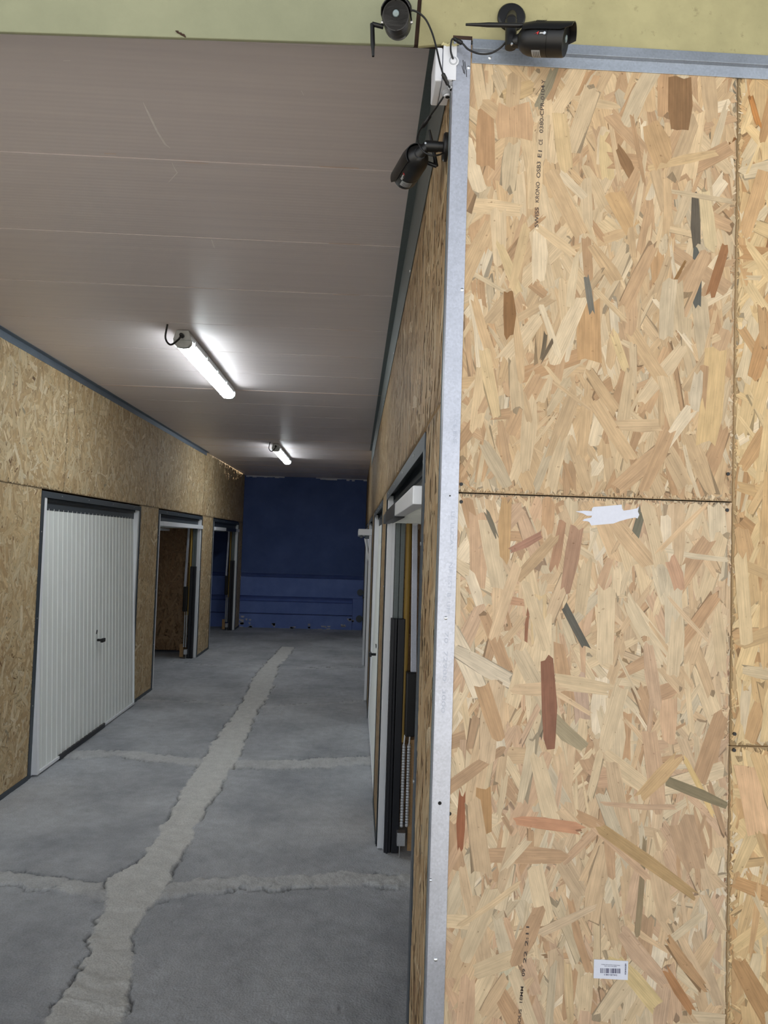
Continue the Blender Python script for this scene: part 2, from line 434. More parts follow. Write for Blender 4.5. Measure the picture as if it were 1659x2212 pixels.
def board(name, parent, rect, mapfn, n, pal, lscale=1.0, extras=(), spread=21, thick=0.018, rand_share=.24, wide=1.0, tone=1.0):
    """rect (a0,a1,b0,b1) in wall coordinates; mapfn(a,b,h) -> Nx3, h = height above the face"""
    a0, a1, b0, b1 = rect
    cx = rng.uniform(a0 + .003, a1 - .003, n); cy = rng.uniform(b0 + .003, b1 - .003, n)
    L = np.clip(np.exp(rng.normal(math.log(.068), .48, n)), .014, .145) * lscale
    Wd = np.clip(L * rng.uniform(.05, .33, n), .002, .034 * lscale) * wide
    small = rng.random(n) < .30
    Wd[small] *= .33
    ang = np.where(rng.random(n) < rand_share, rng.uniform(-math.pi / 2, math.pi / 2, n), rng.normal(0, math.radians(spread), n))
    cols = np.array([lin(c) for c, _ in pal]); pr = np.array([p for _, p in pal]); pr = pr / pr.sum()
    ci = rng.choice(len(pal), n, p=pr)
    dark = (cols[ci].mean(1) < .245)
    Wd[dark] *= .55; L = np.where(dark, np.minimum(L, .05), L)
    C = cols[ci] * rng.uniform(.88, 1.1, (n, 1)) * (1 + rng.uniform(-.03, .03, (n, 1)) * np.array([[1, 0, -1.6]]))
    C = C * .78 + C.mean(0) * .22 * (C.mean(1, keepdims=True) > .2) + C * .22 * (C.mean(1, keepdims=True) <= .2)
    ar = np.argsort(np.argsort(L * Wd * np.exp(rng.normal(0, .75, n)))) / n
    hh = (.5 * rng.random(n) + .5 * ar) * .0009
    ex = [e for e in extras if a0 <= e[0] <= a1 and b0 <= e[1] <= b1]
    if ex:
        E = np.array([[e[0], e[1], e[2], e[3], e[4]] for e in ex])
        cx = np.r_[cx, E[:, 0]]; cy = np.r_[cy, E[:, 1]]; L = np.r_[L, E[:, 2]]; Wd = np.r_[Wd, E[:, 3]]; ang = np.r_[ang, E[:, 4]]
        C = np.r_[C, np.array([lin(e[5]) for e in ex])]
        hh = np.r_[hh, .00091 + rng.random(len(ex)) * .0002]
    C = C * tone
    # give overlapping strands clearly different heights
    ea_ = np.minimum((np.abs(np.sin(ang)) * L + np.abs(np.cos(ang)) * Wd) * .53, (a1 - a0) / 2)
    eb_ = np.minimum((np.abs(np.cos(ang)) * L + np.abs(np.sin(ang)) * Wd) * .53, (b1 - b0) / 2)
    cx = np.clip(cx, a0 + ea_, a1 - ea_); cy = np.clip(cy, b0 + eb_, b1 - eb_)
    STEP = 1.5e-5
    occ = {}
    want = (np.clip(hh / .00112, 0, 1) * 145).astype(int)
    if ex: want[-len(ex):] = rng.integers(150, 178, len(ex))
    dA, dB = np.sin(ang), np.cos(ang)
    lay = np.zeros(len(cx), int)
    for i in np.argsort(hh):
        m_ = max(2, int(L[i] / .018) + 2)
        cells = set()
        for q in range(m_):
            t_ = -L[i] / 2 + L[i] * q / (m_ - 1)
            ia, ib = int((cx[i] + t_ * dA[i] + 50) / .02), int((cy[i] + t_ * dB[i] + 50) / .02)
            for ea in (-1, 0, 1):
                for eb in (-1, 0, 1): cells.add((ia + ea, ib + eb))
        sets = [occ.setdefault(c_, set()) for c_ in cells]
        w0 = int(want[i])
        for dlt in range(0, 200):
            w_ = w0 + (dlt + 1) // 2 * (1 if dlt % 2 else -1)
            if w_ < 1: continue
            if not any(w_ in o_ for o_ in sets): break
        for o_ in sets: o_.add(w_)
        lay[i] = w_
    hh = lay * STEP + rng.uniform(-.3, .3, len(lay)) * STEP
    # darkened copies under some strands: fissures and edge shadow painted along one side
    k = np.where((rng.random(len(cx)) < .22) & (C.mean(1) > .2))[0]
    sh = rng.choice([-1, 1], len(k)) * .0007
    cx = np.r_[cx, cx[k] + np.cos(ang[k]) * sh]; cy = np.r_[cy, cy[k] - np.sin(ang[k]) * sh]
    L = np.r_[L, L[k]]; Wd = np.r_[Wd, Wd[k]]; ang = np.r_[ang, ang[k]]; C = np.r_[C, C[k] * .55]; hh = np.r_[hh, hh[k] - .35 * STEP]
    N = len(cx)
    j = lambda s: rng.normal(0, 1, N) * s
    jag = np.minimum(L * .07, .005)
    w1 = Wd / 2 * rng.uniform(.6, 1.05, N); w2 = Wd / 2 * rng.uniform(.6, 1.05, N)
    t = np.stack([-L / 2 + j(jag), -L / 2 + j(jag * 1.3), -L / 2 + j(jag * 1.3), -L / 2 + j(jag), j(L * .1),
                  L / 2 + j(jag), L / 2 + j(jag * 1.3), L / 2 + j(jag * 1.3), L / 2 + j(jag), j(L * .1)], 1)
    s_ = np.stack([-w1, -w1 * .35, w1 * .3, w1, Wd / 2, w2, w2 * .35, -w2 * .3, -w2, -Wd / 2], 1)
    bend = rng.normal(0, .04, N)[:, None] * (t / (L[:, None] / 2)) ** 2 * L[:, None] * .5
    s2 = s_ + bend
    ca, sa = np.cos(ang)[:, None], np.sin(ang)[:, None]
    A = cx[:, None] + t * sa + s2 * ca
    B = cy[:, None] + t * ca - s2 * sa
    for Q_, q0, q1 in ((A, a0, a1), (B, b0, b1)):          # strands end at the sheet's edge
        Q_ += np.maximum(0, q0 - Q_.min(1))[:, None]
        Q_ -= np.maximum(0, Q_.max(1) - q1)[:, None]
        np.clip(Q_, q0, q1, out=Q_)
    Hh = np.repeat(hh[:, None], 10, 1) + .0002
    P = mapfn(A.ravel(), B.ravel(), Hh.ravel())
    off = LOC[parent.name]
    # base slab
    q = [(a0, b0), (a1, b0), (a1, b1), (a0, b1)]
    Sa = np.array([c[0] for c in q] * 2, float); Sb = np.array([c[1] for c in q] * 2, float); Sh = np.array([0.] * 4 + [-thick] * 4)
    S = mapfn(Sa, Sb, Sh)
    V = np.r_[P, S] - off
    nv = len(V)
    lt = np.r_[np.full(N, 10), np.full(6, 4)]
    ls = np.r_[0, np.cumsum(lt)[:-1]]
    b = N * 10
    slab = np.array([b, b + 1, b + 2, b + 3, b + 4, b + 7, b + 6, b + 5, b, b + 4, b + 5, b + 1, b + 1, b + 5, b + 6, b + 2, b + 2, b + 6, b + 7, b + 3, b + 3, b + 7, b + 4, b])
    li = np.r_[np.arange(b), slab]
    me = bpy.data.meshes.new(name)
    me.vertices.add(nv); me.vertices.foreach_set('co', V.astype(np.float32).ravel())
    me.loops.add(len(li)); me.loops.foreach_set('vertex_index', li.astype(np.int32))
    me.polygons.add(len(lt)); me.polygons.foreach_set('loop_start', ls.astype(np.int32)); me.polygons.foreach_set('loop_total', lt.astype(np.int32))
    me.update(calc_edges=True)
    basec = (cols * pr[:, None]).sum(0) * .8
    cc = np.ones((nv, 4), np.float32); cc[:b, :3] = np.repeat(C, 10, 0); cc[b:, :3] = basec
    at = me.attributes.new('col', 'FLOAT_COLOR', 'POINT'); at.data.foreach_set('color', cc.ravel())
    gg = np.zeros((nv, 3), np.float32)
    ro = rng.uniform(0, 40, (N, 2))
    gg[:b, 0] = (t + ro[:, :1]).ravel(); gg[:b, 1] = (s2 + ro[:, 1:]).ravel()
    at = me.attributes.new('grain', 'FLOAT_VECTOR', 'POINT'); at.data.foreach_set('vector', gg.ravel())
    return link(name, me, M['osb'], parent)


# strands one can recognise on the front sheets, as (x1,y1,x2,y2,width px,colour) on the photograph
BIG = [(1469,166,1469,286,56,(146,112,78)), (1325,270,1340,330,32,(150,116,82)), (1338,325,1372,395,26,(148,114,80)), (1499,416,1503,536,23,(104,95,82)), (1505,536,1504,664,23,(100,100,94)),
 (1520,416,1535,534,32,(222,200,160)), (1101,634,1101,728,29,(148,110,72)), (1266,600,1279,681,15,(126,122,112)), (1168,656,1206,767,14,(232,212,180)),
 (1005,521,1061,519,50,(226,202,164)), (1078,527,1121,634,24,(222,196,152)), (1110,225,1112,298,86,(208,172,134)), (1087,211,1147,188,38,(206,177,134)),
 (1206,245,1223,365,36,(220,192,148)), (1048,235,1048,365,42,(188,150,112)), (1304,292,1312,382,32,(222,196,150)), (1405,262,1436,352,58,(200,166,124)),
 (1400,363,1545,330,22,(213,183,140)), (1325,420,1365,495,42,(212,176,130)), (1252,442,1288,553,25,(223,198,160)), (1297,478,1345,515,38,(224,198,158)),
 (1244,550,1228,664,19,(225,203,168)), (1136,490,1105,625,22,(218,190,148)), (1566,535,1533,642,22,(164,118,80)), (1484,562,1433,647,8,(158,120,76)),
 (1550,755,1528,960,54,(222,191,142)), (1512,715,1527,800,20,(140,116,92)), (1044,758,1070,900,28,(225,198,155)), (1270,650,1270,785,52,(204,165,120)),
 (1322,715,1352,800,19,(222,196,150)), (1165,228,1200,150,20,(152,142,118)), (1243,160,1226,235,8,(120,110,92)), (1418,510,1420,634,30,(198,160,118)),
 (1566,166,1556,237,8,(120,110,95)), (1558,322,1594,296,16,(130,90,52)), (1619,208,1638,272,13,(195,136,78)), (1194,735,1168,782,8,(120,104,84)), (1180,720,1170,778,9,(118,104,84)),
 (1392,1094,1356,1209,20,(116,112,96)), (1216,1305,1264,1396,17,(96,93,85)), (1050,1103,1076,1167,11,(120,112,96)), (1347,1352,1356,1470,40,(152,128,98)),
 (1184,1425,1189,1611,34,(140,98,78)), (1168,1534,1258,1618,34,(166,152,124)), (1247,1137,1221,1278,33,(170,136,112)), (1091,1397,1095,1500,36,(206,188,158)),
 (1463,1333,1454,1461,33,(212,190,158)), (1168,1158,1100,1192,18,(166,126,106)), (1198,1162,1117,1252,25,(188,160,126)), (1040,1479,1078,1598,34,(190,156,120)),
 (1163,1282,1163,1389,36,(212,186,146)), (1420,1502,1467,1481,34,(190,156,124)), (1250,1453,1258,1556,34,(190,163,142)), (1450,1205,1471,1273,30,(195,157,128)),
 (1140,1308,1132,1427,8,(150,106,82)), (1268,1207,1250,1325,30,(200,178,146)), (1091,1077,1087,1205,29,(190,156,114)), (1119,1771,1249,1788,25,(195,146,114)),
 (1292,1784,1501,1933,28,(180,150,108)), (1441,1686,1565,1737,23,(136,124,98)), (1480,1638,1540,1758,13,(216,186,132)), (997,1715,993,1835,19,(150,96,68)),
 (993,2002,1121,1912,13,(212,186,150)), (1328,2066,1424,2177,34,(212,188,140)), (1382,1724,1467,1634,33,(200,168,126)), (1469,1771,1503,1882,60,(186,156,126)),
 (1097,2036,1091,2168,33,(202,192,164)), (1441,2032,1518,2134,24,(186,150,112)), (1435,2093,1493,2185,20,(176,130,90)), (1164,2017,1283,1959,21,(206,182,152)),
 (1044,1703,1044,1800,36,(180,142,100)), (1189,1681,1223,1638,17,(136,136,126)), (1394,1814,1377,2019,13,(150,132,104)), (1275,1681,1335,1677,44,(196,162,132)),
 (1609,1959,1657,1972,26,(230,202,162)), (1618,1650,1640,1800,60,(225,186,146)), (1196,1230,1216,1130,22,(176,138,110)), (1505,1085,1528,1180,26,(206,184,152)), (1592,1200,1606,1390,30,(226,200,158)),
 (1225,2080,1232,2212,20,(204,178,140)), (1060,1290,1150,1305,18,(190,150,120)), (1356,1925,1350,1990,22,(208,190,158)), (1010,1300,1060,1370,22,(200,168,128))]
EXTRA = []
for x1, y1, x2, y2, w, c in BIG:
    p, q = px(x1, y1, 1, D), px(x2, y2, 1, D)
    d = q - p
    EXTRA.append(((p[0] + q[0]) / 2, (p[2] + q[2]) / 2, float(np.hypot(d[0], d[2])), w * D / F, math.atan2(d[0], d[2]) if d[2] > 0 else math.atan2(-d[0], -d[2]), c))

front_map = lambda a, b, h: np.stack([a, D + .0014 - h, b], 1)
right_map = lambda a, b, h: np.stack([XR + .0014 - h, a, b], 1)
left_map = lambda a, b, h: np.stack([XL - .0014 + h, a, b], 1)

XS = 0.7665                                     # vertical joint between the front sheets
ZS1, ZS2 = 1.8055, 1.3125
G = .0013
wf = empty('wall_front', (XR, D, 0), 'front wall of pale strand board sheets beside the passage', 'wall', kind='structure')
board('osb_board', wf, (XR + .004, XS - G, ZS1 + G, 2.735), front_map, 8200, PAL_FRONT, extras=EXTRA, tone=.83)
board('osb_board', wf, (XR + .004, XS - G, 0.3, ZS1 - G), front_map, 11000, PAL_LOWER, lscale=1.05, extras=EXTRA, tone=.95)
board('osb_board', wf, (XS + G, 1.4, ZS2 + G, 2.735), front_map, 8500, PAL_RIGHT, extras=EXTRA, tone=.86)
board('osb_board', wf, (XS + G, 1.4, 0.3, ZS2 - G), front_map, 8000, PAL_RIGHT, lscale=1.15, extras=EXTRA, tone=.92)
MB().box((XR + .004, D + .02, 0), (3.2, D + .09, 2.735)).box((1.4, D, 0), (3.2, D + .02, 2.735)).box((XR + .004, D, 0), (1.4, D + .02, .299)).build('stud_wall', M['dark'], wf)
for x, y in [(996,1046),(996,1084),(1572,1024),(1570,1102),(1586,1585),(1585,1620),(971,1757)]:
    p = px(x, y, 1, D)
    MB().tube([p + (0, -.0026, 0), p + (0, .001, 0)], .0036, 14).build('black_screw', M['black'], wf)


def stamp(body, x1, y1, x2, y2, hpx, parent, mat, ydepth=D - .0022, bold=.012, h=None):
    p, q = px(x1, y1, 1, ydepth), px(x2, y2, 1, ydepth)
    d = q - p
    L = np.linalg.norm(d)
    ydir = np.cross((0, -1, 0), d / L)
    return text_obj('printed_text', body, mat, parent, (p + q) / 2, d, ydir, width=L, height=hpx * ydepth / F, bold=bold)


for b_, x1, y1, x2, y2 in [('SWISS', 1159, 491, 1160, 448), ('KRONO', 1160, 437, 1162, 393), ('OSB3', 1163, 384, 1164, 349), ('E1', 1165, 340, 1167, 325),
                           ('CE', 1168, 313, 1168, 301), ('0380-CPR-0104', 1169, 287, 1173, 184), ('Y', 1174, 181, 1174, 172)]:
    stamp(b_, x1, y1, x2, y2, 8.5, wf, M['fadedink'])
for b_, x1, y1, x2, y2 in [('SOUS', 1121, 2216, 1124, 2180), ('18MM', 1125, 2166, 1128, 2131), ('09', 1130, 2109, 1132, 2093), ('22', 1133, 2081, 1136, 2054), ('2:11', 1137, 2044, 1140, 2001)]:
    stamp(b_, x1, y1, x2, y2, 6.5, wf, M['fadedink'])

# ------------------------------------------------------------------ steel corner post and top rail, lintels
t1 = empty('trim_1', (XR, D, 0), 'galvanised steel corner post at the edge of the front wall', 'corner post', kind='structure')
MB().box((XR - .0015, D - .0035, 0), (XR + .0335, D - .0018, 2.742)).box((XR - .0025, D - .0035, 0), (XR - .0012, D + .028, 2.742)).build('angle_profile', M['galv'], t1, bevel=.0006)
MB().box((XR - .004, D - .0005, 2.742), (XR + .036, D + .02, 2.752)).build('wood_end', M['crack'], t1)
for x, y, r in [(1012,146,.0035),(998,626,.0035),(963,1335,.0036),(941,2073,.0036)]:
    p = px(x, y, 1, D - .0035)
    MB().tube([p + (0, .001, 0), p + (0, -.0012, 0), p + (0, -.0022, 0)], [r, r, r * .6], 14).build('rivet', M['bolt'], t1, smooth=True)
for x, y, r in [(950,1735,.0036),(972,1071,.0016)]:
    p = px(x, y, 1, D - .0036)
    MB().tube([p + (0, .0005, 0), p + (0, -.0002, 0)], r, 14).build('drill_hole', M['dark'], t1)
stampmat = simple('stamped_steel', (172, 178, 192), .5, .6)
for b_, x1, y1, x2, y2 in [('CE ENF', 984, 905, 982, 960), ('LE LUCAY', 979, 1105, 975, 1190), ('NF EST B', 974, 1215, 970, 1290), ('UM', 969, 1300, 968, 1325), ('70  72900  3000', 965, 1365, 957, 1540)]:
    stamp(b_, x1, y1, x2, y2, 8, t1, stampmat, D - .00375, 0)
for k, (x1, y1, x2, y2) in enumerate([(1000,130,1004,160),(1004,133,1006,150),(998,142,1002,158),(1007,150,1008,166)]):
    a, b_ = px(x1, y1, 1, D - .0038), px(x2, y2, 1, D - .0038)
    MB().tube([a, b_], .0007, 6).build('pen_mark', M['ink'], t1)

zr0 = 2.694
t2 = empty('trim_2', (XR, D, zr0), 'galvanised steel rail along the top of the front wall', 'top rail', kind='structure')
slope = 0.0
MB().prism([(XR + .036, D - .0036, zr0), (XR + .036, D - .0036, zr0 + .023), (XR + .036, D - .013, zr0 + .0245), (XR + .036, D - .010, zr0 + .047), (XR + .036, D + .01, zr0 + .047), (XR + .036, D + .01, zr0 + .0025), (XR + .036, D - .0018, zr0)],
           (3.0, 0, 0)).build('rail_profile', galv('rail_steel', (172, 180, 192), .45, .7), t2, bevel=.0005)
for x, y in [(1058, 125)]:
    p = px(x, y, 1, D - .0036)
    MB().tube([p + (0, .001, 0), p + (0, -.0012, 0), p + (0, -.0024, 0)], [.0038, .0038, .002], 14).build('rivet', M['bolt'], t2, smooth=True)

pl0, pl1 = px(0, 68, 1, D), px(899, 97, 1, D)
XG = px(900, 60, 1, D)[0]
t3 = empty('trim_3', (-1, D, 2.71), 'pale green painted lintel board over the passage, left of the crack', 'lintel', kind='structure')
sl = (pl1[2] - pl0[2]) / (pl1[0] - pl0[0])
zL = lambda x: pl1[2] + sl * (x - pl1[0])
xa = px(897, 97, 1, D)[0]; xb = px(910, 0, 1, D)[0] + .01
MB().prism([(-6.5, D, zL(-6.5)), (xa - .002, D, zL(xa)), (xb + .01, D, 3.4), (-6.5, D, 3.4)], (0, .009, 0)).build('lintel_board', M['lintel_green'], t3, bevel=.002)
a, b_ = px(378, 66, 1, D - .0006), px(400, 78, 1, D - .0006)
for p in [px(384,70,1,D),px(391,74,1,D),px(397,77,1,D)]:
    MB().tube([p + (-.004, 0, .003), p + (0, -.002, 0), p + (.004, 0, -.003)], [.001, .0025, .001], 7).build('dirt_mark', M['crack'], t3)
t4 = empty('trim_4', (1, D, 2.74), 'mottled yellowish lintel board over the front wall, right of the crack', 'lintel', kind='structure')
MB().prism([(xa + .006, D, zL(xa) - .002), (XR + .036, D, zr0 + .048), (3.3, D, zr0 + .048), (3.3, D, 3.4), (xb + .018, D, 3.4)], (0, .009, 0)).build('lintel_board', M['lintel_yellow'], t4, bevel=.002)
MB().box((xa - .03, D + .010, 2.735), (xb + .06, D + .02, 3.4)).build('crack_backing', M['crack'], t4)
MB().box((-6.5, D + .032, 2.93), (3.3, D + .07, 3.4)).build('backing_beam', M['render'], t4)

# ------------------------------------------------------------------ passage walls with their openings
DOORS_L = [(2.17, 4.56), (5.215, 7.59), (8.26, 10.61), (11.39, 13.88)]
DOORS_R = [(1.872, 4.25), (4.90, 7.25), (7.95, 10.30), (11.05, 13.4)]
ZD = 1.985


def wall_side(name, mapfn, X, doors, pal, parent_label, dens, y0, ztop, kw={}):
    w = empty(name, (X, 7, 0), parent_label, 'wall', kind='structure')
    cuts = [y0]
    for a, b in doors: cuts += [a, b]
    cuts.append(YB)
    for i in range(0, len(cuts), 2):                       # piers between the doors
        a, b = cuts[i], cuts[i + 1]
        if b - a < .05: continue
        dd = dens * min(1, (5.5 / max(a, 2.0)) ** 1.2)
        board('osb_board', w, (a, b, 0, ZD + .012), mapfn, int((b - a) * ZD * dd), pal, lscale=1.15 if a < 6 else 1.3, **kw)
    ys = [y0, 3.1, 5.6, 8.1, 10.6, YB]
    for a, b in zip(ys[:-1], ys[1:]):                      # band above the doors
        dd = dens * min(1, (5.5 / max(a, 2.0)) ** 1.2)
        board('osb_board', w, (a, b, ZD + .0145, ztop), mapfn, int((b - a) * (ztop - ZD) * dd), pal, lscale=1.15 if a < 6 else 1.3, **kw)
    return w


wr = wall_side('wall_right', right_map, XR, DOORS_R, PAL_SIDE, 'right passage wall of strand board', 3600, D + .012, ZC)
wl = wall_side('wall_left', left_map, XL, DOORS_L, PAL_LEFT, 'left passage wall of strand board', 5600, D, ZC, dict(rand_share=.5, spread=38))

# steel strip along the head of each wall
t5 = empty('trim_5', (XR, 5, ZR), 'dark galvanised strip between the right wall and the ceiling', 'ceiling strip', kind='structure')
MB().box((XR - .0035, D + .03, ZR), (XR - .0015, 9.8, ZC)).box((XR - .03, D + .03, ZC - .003), (XR - .0015, 9.8, ZC - .001)).build('angle_strip', M['galv_dull'], t5)
for yy in [2.7, 3.9, 5.2, 5.4, 6.6, 7.9]:
    MB().tube([(XR - .003, yy, ZR + .018), (XR - .0055, yy, ZR + .018)], .006, 8).build('rivet', M['bolt'], t5)
t6 = empty('trim_6', (XL, 5, ZC), 'blue grey steel strip between the left wall and the ceiling', 'ceiling strip', kind='structure')
MB().box((XL + .0015, D + .03, ZC - .05), (XL + .0035, 10.7, ZC - .002)).box((XL + .0015, D + .03, ZC - .004), (XL + .04, 10.7, ZC - .001)).build('angle_strip', M['galv_blue'], t6)
for side, X, sg, doors, nm in (('left', XL, 1, DOORS_L, 'baseboard_left'), ('right', XR, -1, DOORS_R, 'baseboard_right')):
    bb = empty(nm, (X, 5, 0), 'low grey steel channel along the foot of the %s wall' % side, 'base channel', kind='structure')
    prev = D + .01
    for a, b in doors + [(YB, YB)]:
        MB().box((X, prev, -.01), (X + sg * .006, a, .032)).build('channel', M['frame'], bb)
        prev = b
t7 = empty('trim_7', (XR, D, 0), 'thin steel edge on the passage side of the corner post', 'edge strip', kind='structure')
MB().box((XR - .004, D + .03, 0), (XR - .0014, D + .033, 2.69)).build('edge_strip', M['galv_dull'], t7)
for x, y in [(931, 1901)]:
    p = px(x, y, 0, XR - .003)
    MB().tube([p + (.001, 0, 0), p + (-.003, 0, 0)], .0035, 8).build('rivet', M['bolt'], t7)

# ------------------------------------------------------------------ ceiling
ce = empty('ceiling', (0, 7, ZC), 'taupe coated sheet ceiling in crosswise panels', 'ceiling', kind='structure')
prof = []
seams = [1.76 + .617 * i for i in range(21)]
y = D + .03
prof.append((y, ZC))
for s0 in seams:
    if s0 < D + .05 or s0 > YB: continue
    prof += [(s0 - .006, ZC), (s0 - .004, ZC + .003), (s0 - .0005, ZC + .003), (s0, ZC - .0004), (s0 + .022, ZC - .0006), (s0 + .024, ZC)]
prof.append((YB + .4, ZC))
mb = MB()
xs = [-6.6, 4.6]
vs = [(x, yy, z) for yy, z in prof for x in xs] + [(x, yy, ZC + .08) for yy in (prof[0][0], prof[-1][0]) for x in xs]
fs = [(2 * i, 2 * i + 1, 2 * i + 3, 2 * i + 2) for i in range(len(prof) - 1)]
nn = 2 * len(prof)
fs += [(nn, nn + 2, nn + 3, nn + 1), (0, nn, nn + 1, 1), (nn - 2, nn - 1, nn + 3, nn + 2)]
mb.add(vs, fs); mb.build('ceiling_sheets', M['ceil'], ce)
for yy, w in [(6.08, .009), (9.04, .012), (9.85, .012), (12.3, .02), (13.3, .02)]:
    MB().box((XL, yy, ZC - .0035), (XR, yy + w, ZC - .0021)).build('pale_joint', M['seamline'], ce)
for (x1, y1, x2, y2, w) in [(690,359,775,363,1.6),(710,525,778,528,1.4),(720,636,775,637,1.2),(728,713,776,715,1.),(735,771,775,773,1.),(740,816,772,817,.9),(742,881,770,882,.8),
                            (225,331,250,332,1.2),(400,350,450,353,1.),(400,620,462,623,.9)]:
    a, b_ = px(x1, y1, 2, ZC - .0022), px(x2, y2, 2, ZC - .0022)
    w_ = w * a[1] / F * 2.2
    MB().add([a, b_, b_ + (0, w_, 0), a + (0, w_, 0)], [(0, 1, 2, 3)]).build('pale_scratch', M['seamline'], ce)
scr = simple('scratch_pale', (242, 236, 234), .5)
for pts, w in [([(309,221),(322,248),(340,285),(357,312),(368,320)], 5), ([(371,351),(378,366),(383,373),(364,394)], 3), ([(457,518),(463,535)], 8), ([(137,131),(152,131)], 5), ([(60,250),(80,268)], 1.5), ([(651,196),(656,206)], 4)]:
    P_ = [px(x, y, 2, ZC - .0006) for x, y in pts]
    mb = MB()
    for i in range(len(P_) - 1):
        d = P_[i + 1] - P_[i]; n_ = np.array([-d[1], d[0], 0]); n_ = n_ / np.linalg.norm(n_) * w * P_[i][1] / F * .5
        w0 = .3 if i == 0 else 1; w1 = .3 if i == len(P_) - 2 else 1
        mb.add([P_[i] - n_ * w0, P_[i + 1] - n_ * w1, P_[i + 1] + n_ * w1, P_[i] + n_ * w0], [(0, 1, 2, 3)])
    mb.build('pale_scratch', scr, ce)


# ------------------------------------------------------------------ floor: a real relief, with the filled trench, joints and cracks
def vnoise(x, y, seed):
    r = np.random.default_rng(seed); T = r.random((256, 256))
    xi, yi = np.floor(x).astype(int), np.floor(y).astype(int)
    u, v = x - xi, y - yi
    u, v = u * u * (3 - 2 * u), v * v * (3 - 2 * v)
    g = lambda a, b: T[a % 256, b % 256]
    return (g(xi, yi) * (1 - u) + g(xi + 1, yi) * u) * (1 - v) + (g(xi, yi + 1) * (1 - u) + g(xi + 1, yi + 1) * u) * v


def fbm(x, y, seed, o=4):
    s, a, t = 0, .5, 0
    for i in range(o):
        s = s + a * vnoise(x * 2 ** i, y * 2 ** i, seed + i); t += a; a *= .55
    return s / t


ys = [2.25]
while ys[-1] < YB + .3: ys.append(ys[-1] + .0055 * (ys[-1] / 2.6) ** 1.8)
ys = np.array(ys); xs = np.linspace(-2.5, .75, 520)
Xg, Yg = np.meshgrid(xs, ys)
jit = (fbm(Xg * 9, Yg * 9, 11) - .5)
jit2 = (fbm(Xg * 28, Yg * 28, 19) - .5)


def path(pts):
    P_ = sorted([tuple(px(x, y, 2, 0)[:2]) for x, y in pts], key=lambda p: p[1])
    return np.array([p[1] for p in P_]), np.array([p[0] for p in P_])


Ly, Lx = path([(90,2212),(172,2095),(215,1980),(228,1900),(310,1850),(365,1757),(420,1665),(470,1585),(500,1550),(530,1500),(548,1460),(575,1430),(607,1398)])
Ry, Rx = path([(270,2212),(300,2010),(345,1935),(395,1850),(425,1788),(478,1698),(512,1648),(535,1590),(560,1530),(585,1500),(602,1440),(622,1420),(637,1398)])
jit3 = fbm(Xg * 70, Yg * 45, 27) - .5
lx = np.interp(Yg, Ly, Lx) + jit * .07 + jit2 * .035 + jit3 * .012; rx_ = np.interp(Yg, Ry, Rx) + jit * .07 - jit2 * .035 + jit3 * .012
trench = np.clip(np.minimum(Xg - lx, rx_ - Xg) / .012, 0, 1) * (Yg < px(620, 1397, 2, 0)[1])
edge = np.exp(-(np.minimum(np.abs(Xg - lx), np.abs(Xg - rx_)) / (.003 + Yg * .0008)) ** 2) * (Yg < px(620, 1397, 2, 0)[1])
edge = edge * np.clip((fbm(Xg * 3 + 5, Yg * 5, 23) - .38) * 8, 0, 1)
Z = (fbm(Xg * 1.2, Yg * 1.2, 3) - .5) * .010 + (fbm(Xg * 26, Yg * 26, 5) - .5) * .007
Z = Z + trench * (.002 + (fbm(Xg * 2, Yg * 24 + Xg * 5 + jit * 3, 31) - .5) * .016)
patch = trench.copy()
ridge_dark = np.zeros_like(Z)
# cross joints: (pixel path of the centre line, half width m, raised height)
for k, (pts, hw, hgt) in enumerate([([(0,1905),(120,1912),(240,1922),(345,1925),(420,1915),(600,1910),(750,1905),(885,1900)], .085, .008),
                                    ([(160,1630),(260,1628),(400,1645),(520,1650),(640,1650),(820,1640)], .12, .004),
                                    ([(300,1512),(420,1516),(560,1528),(700,1520),(800,1512)], .05, .003),
                                    ([(320,1425),(440,1436),(560,1446),(660,1442),(790,1440)], .05, .002)]):
    P_ = np.array([px(x, y, 2, 0)[:2] for x, y in pts])
    yc = np.interp(Xg, P_[:, 0], P_[:, 1]) + (fbm(Xg * 4, Xg * 0 + k, 41 + k) - .5) * .10
    d = Yg - yc + jit * .06 + jit2 * .05 + jit3 * .02
    hwv = hw * (.75 + .7 * (fbm(Xg * 2.2 + 9, Xg * 0, 51 + k) - .3))
    band = np.clip((hwv - np.abs(d)) / .02, 0, 1) * (1 - trench)
    Z = Z + band * hgt * (.5 + fbm(Xg * 14, Yg * 14, 61 + k)) + band * (fbm(Xg * 30, Yg * 30, 71 + k) - .5) * (.018 if k < 2 else .006)
    patch = np.maximum(patch, band * (.55 if k < 2 else .3) * (.5 + fbm(Xg * 6, Yg * 6, 99)))
    for sgn in (1, -1):
        c = np.exp(-((d - sgn * hwv + jit2 * .02) / (.004 + .0008 * P_[:, 1].mean())) ** 2) * (1 - trench)
        c = c * np.clip((fbm(Xg * 3.1 + 7 * sgn, Yg * 1.5, 81 + k) - (.40 if k < 2 else .5)) * 9, 0, 1)
        Z = Z - c * (.022 if k < 2 else .008)
        ridge_dark = np.maximum(ridge_dark, c)
Z = Z - edge * .020
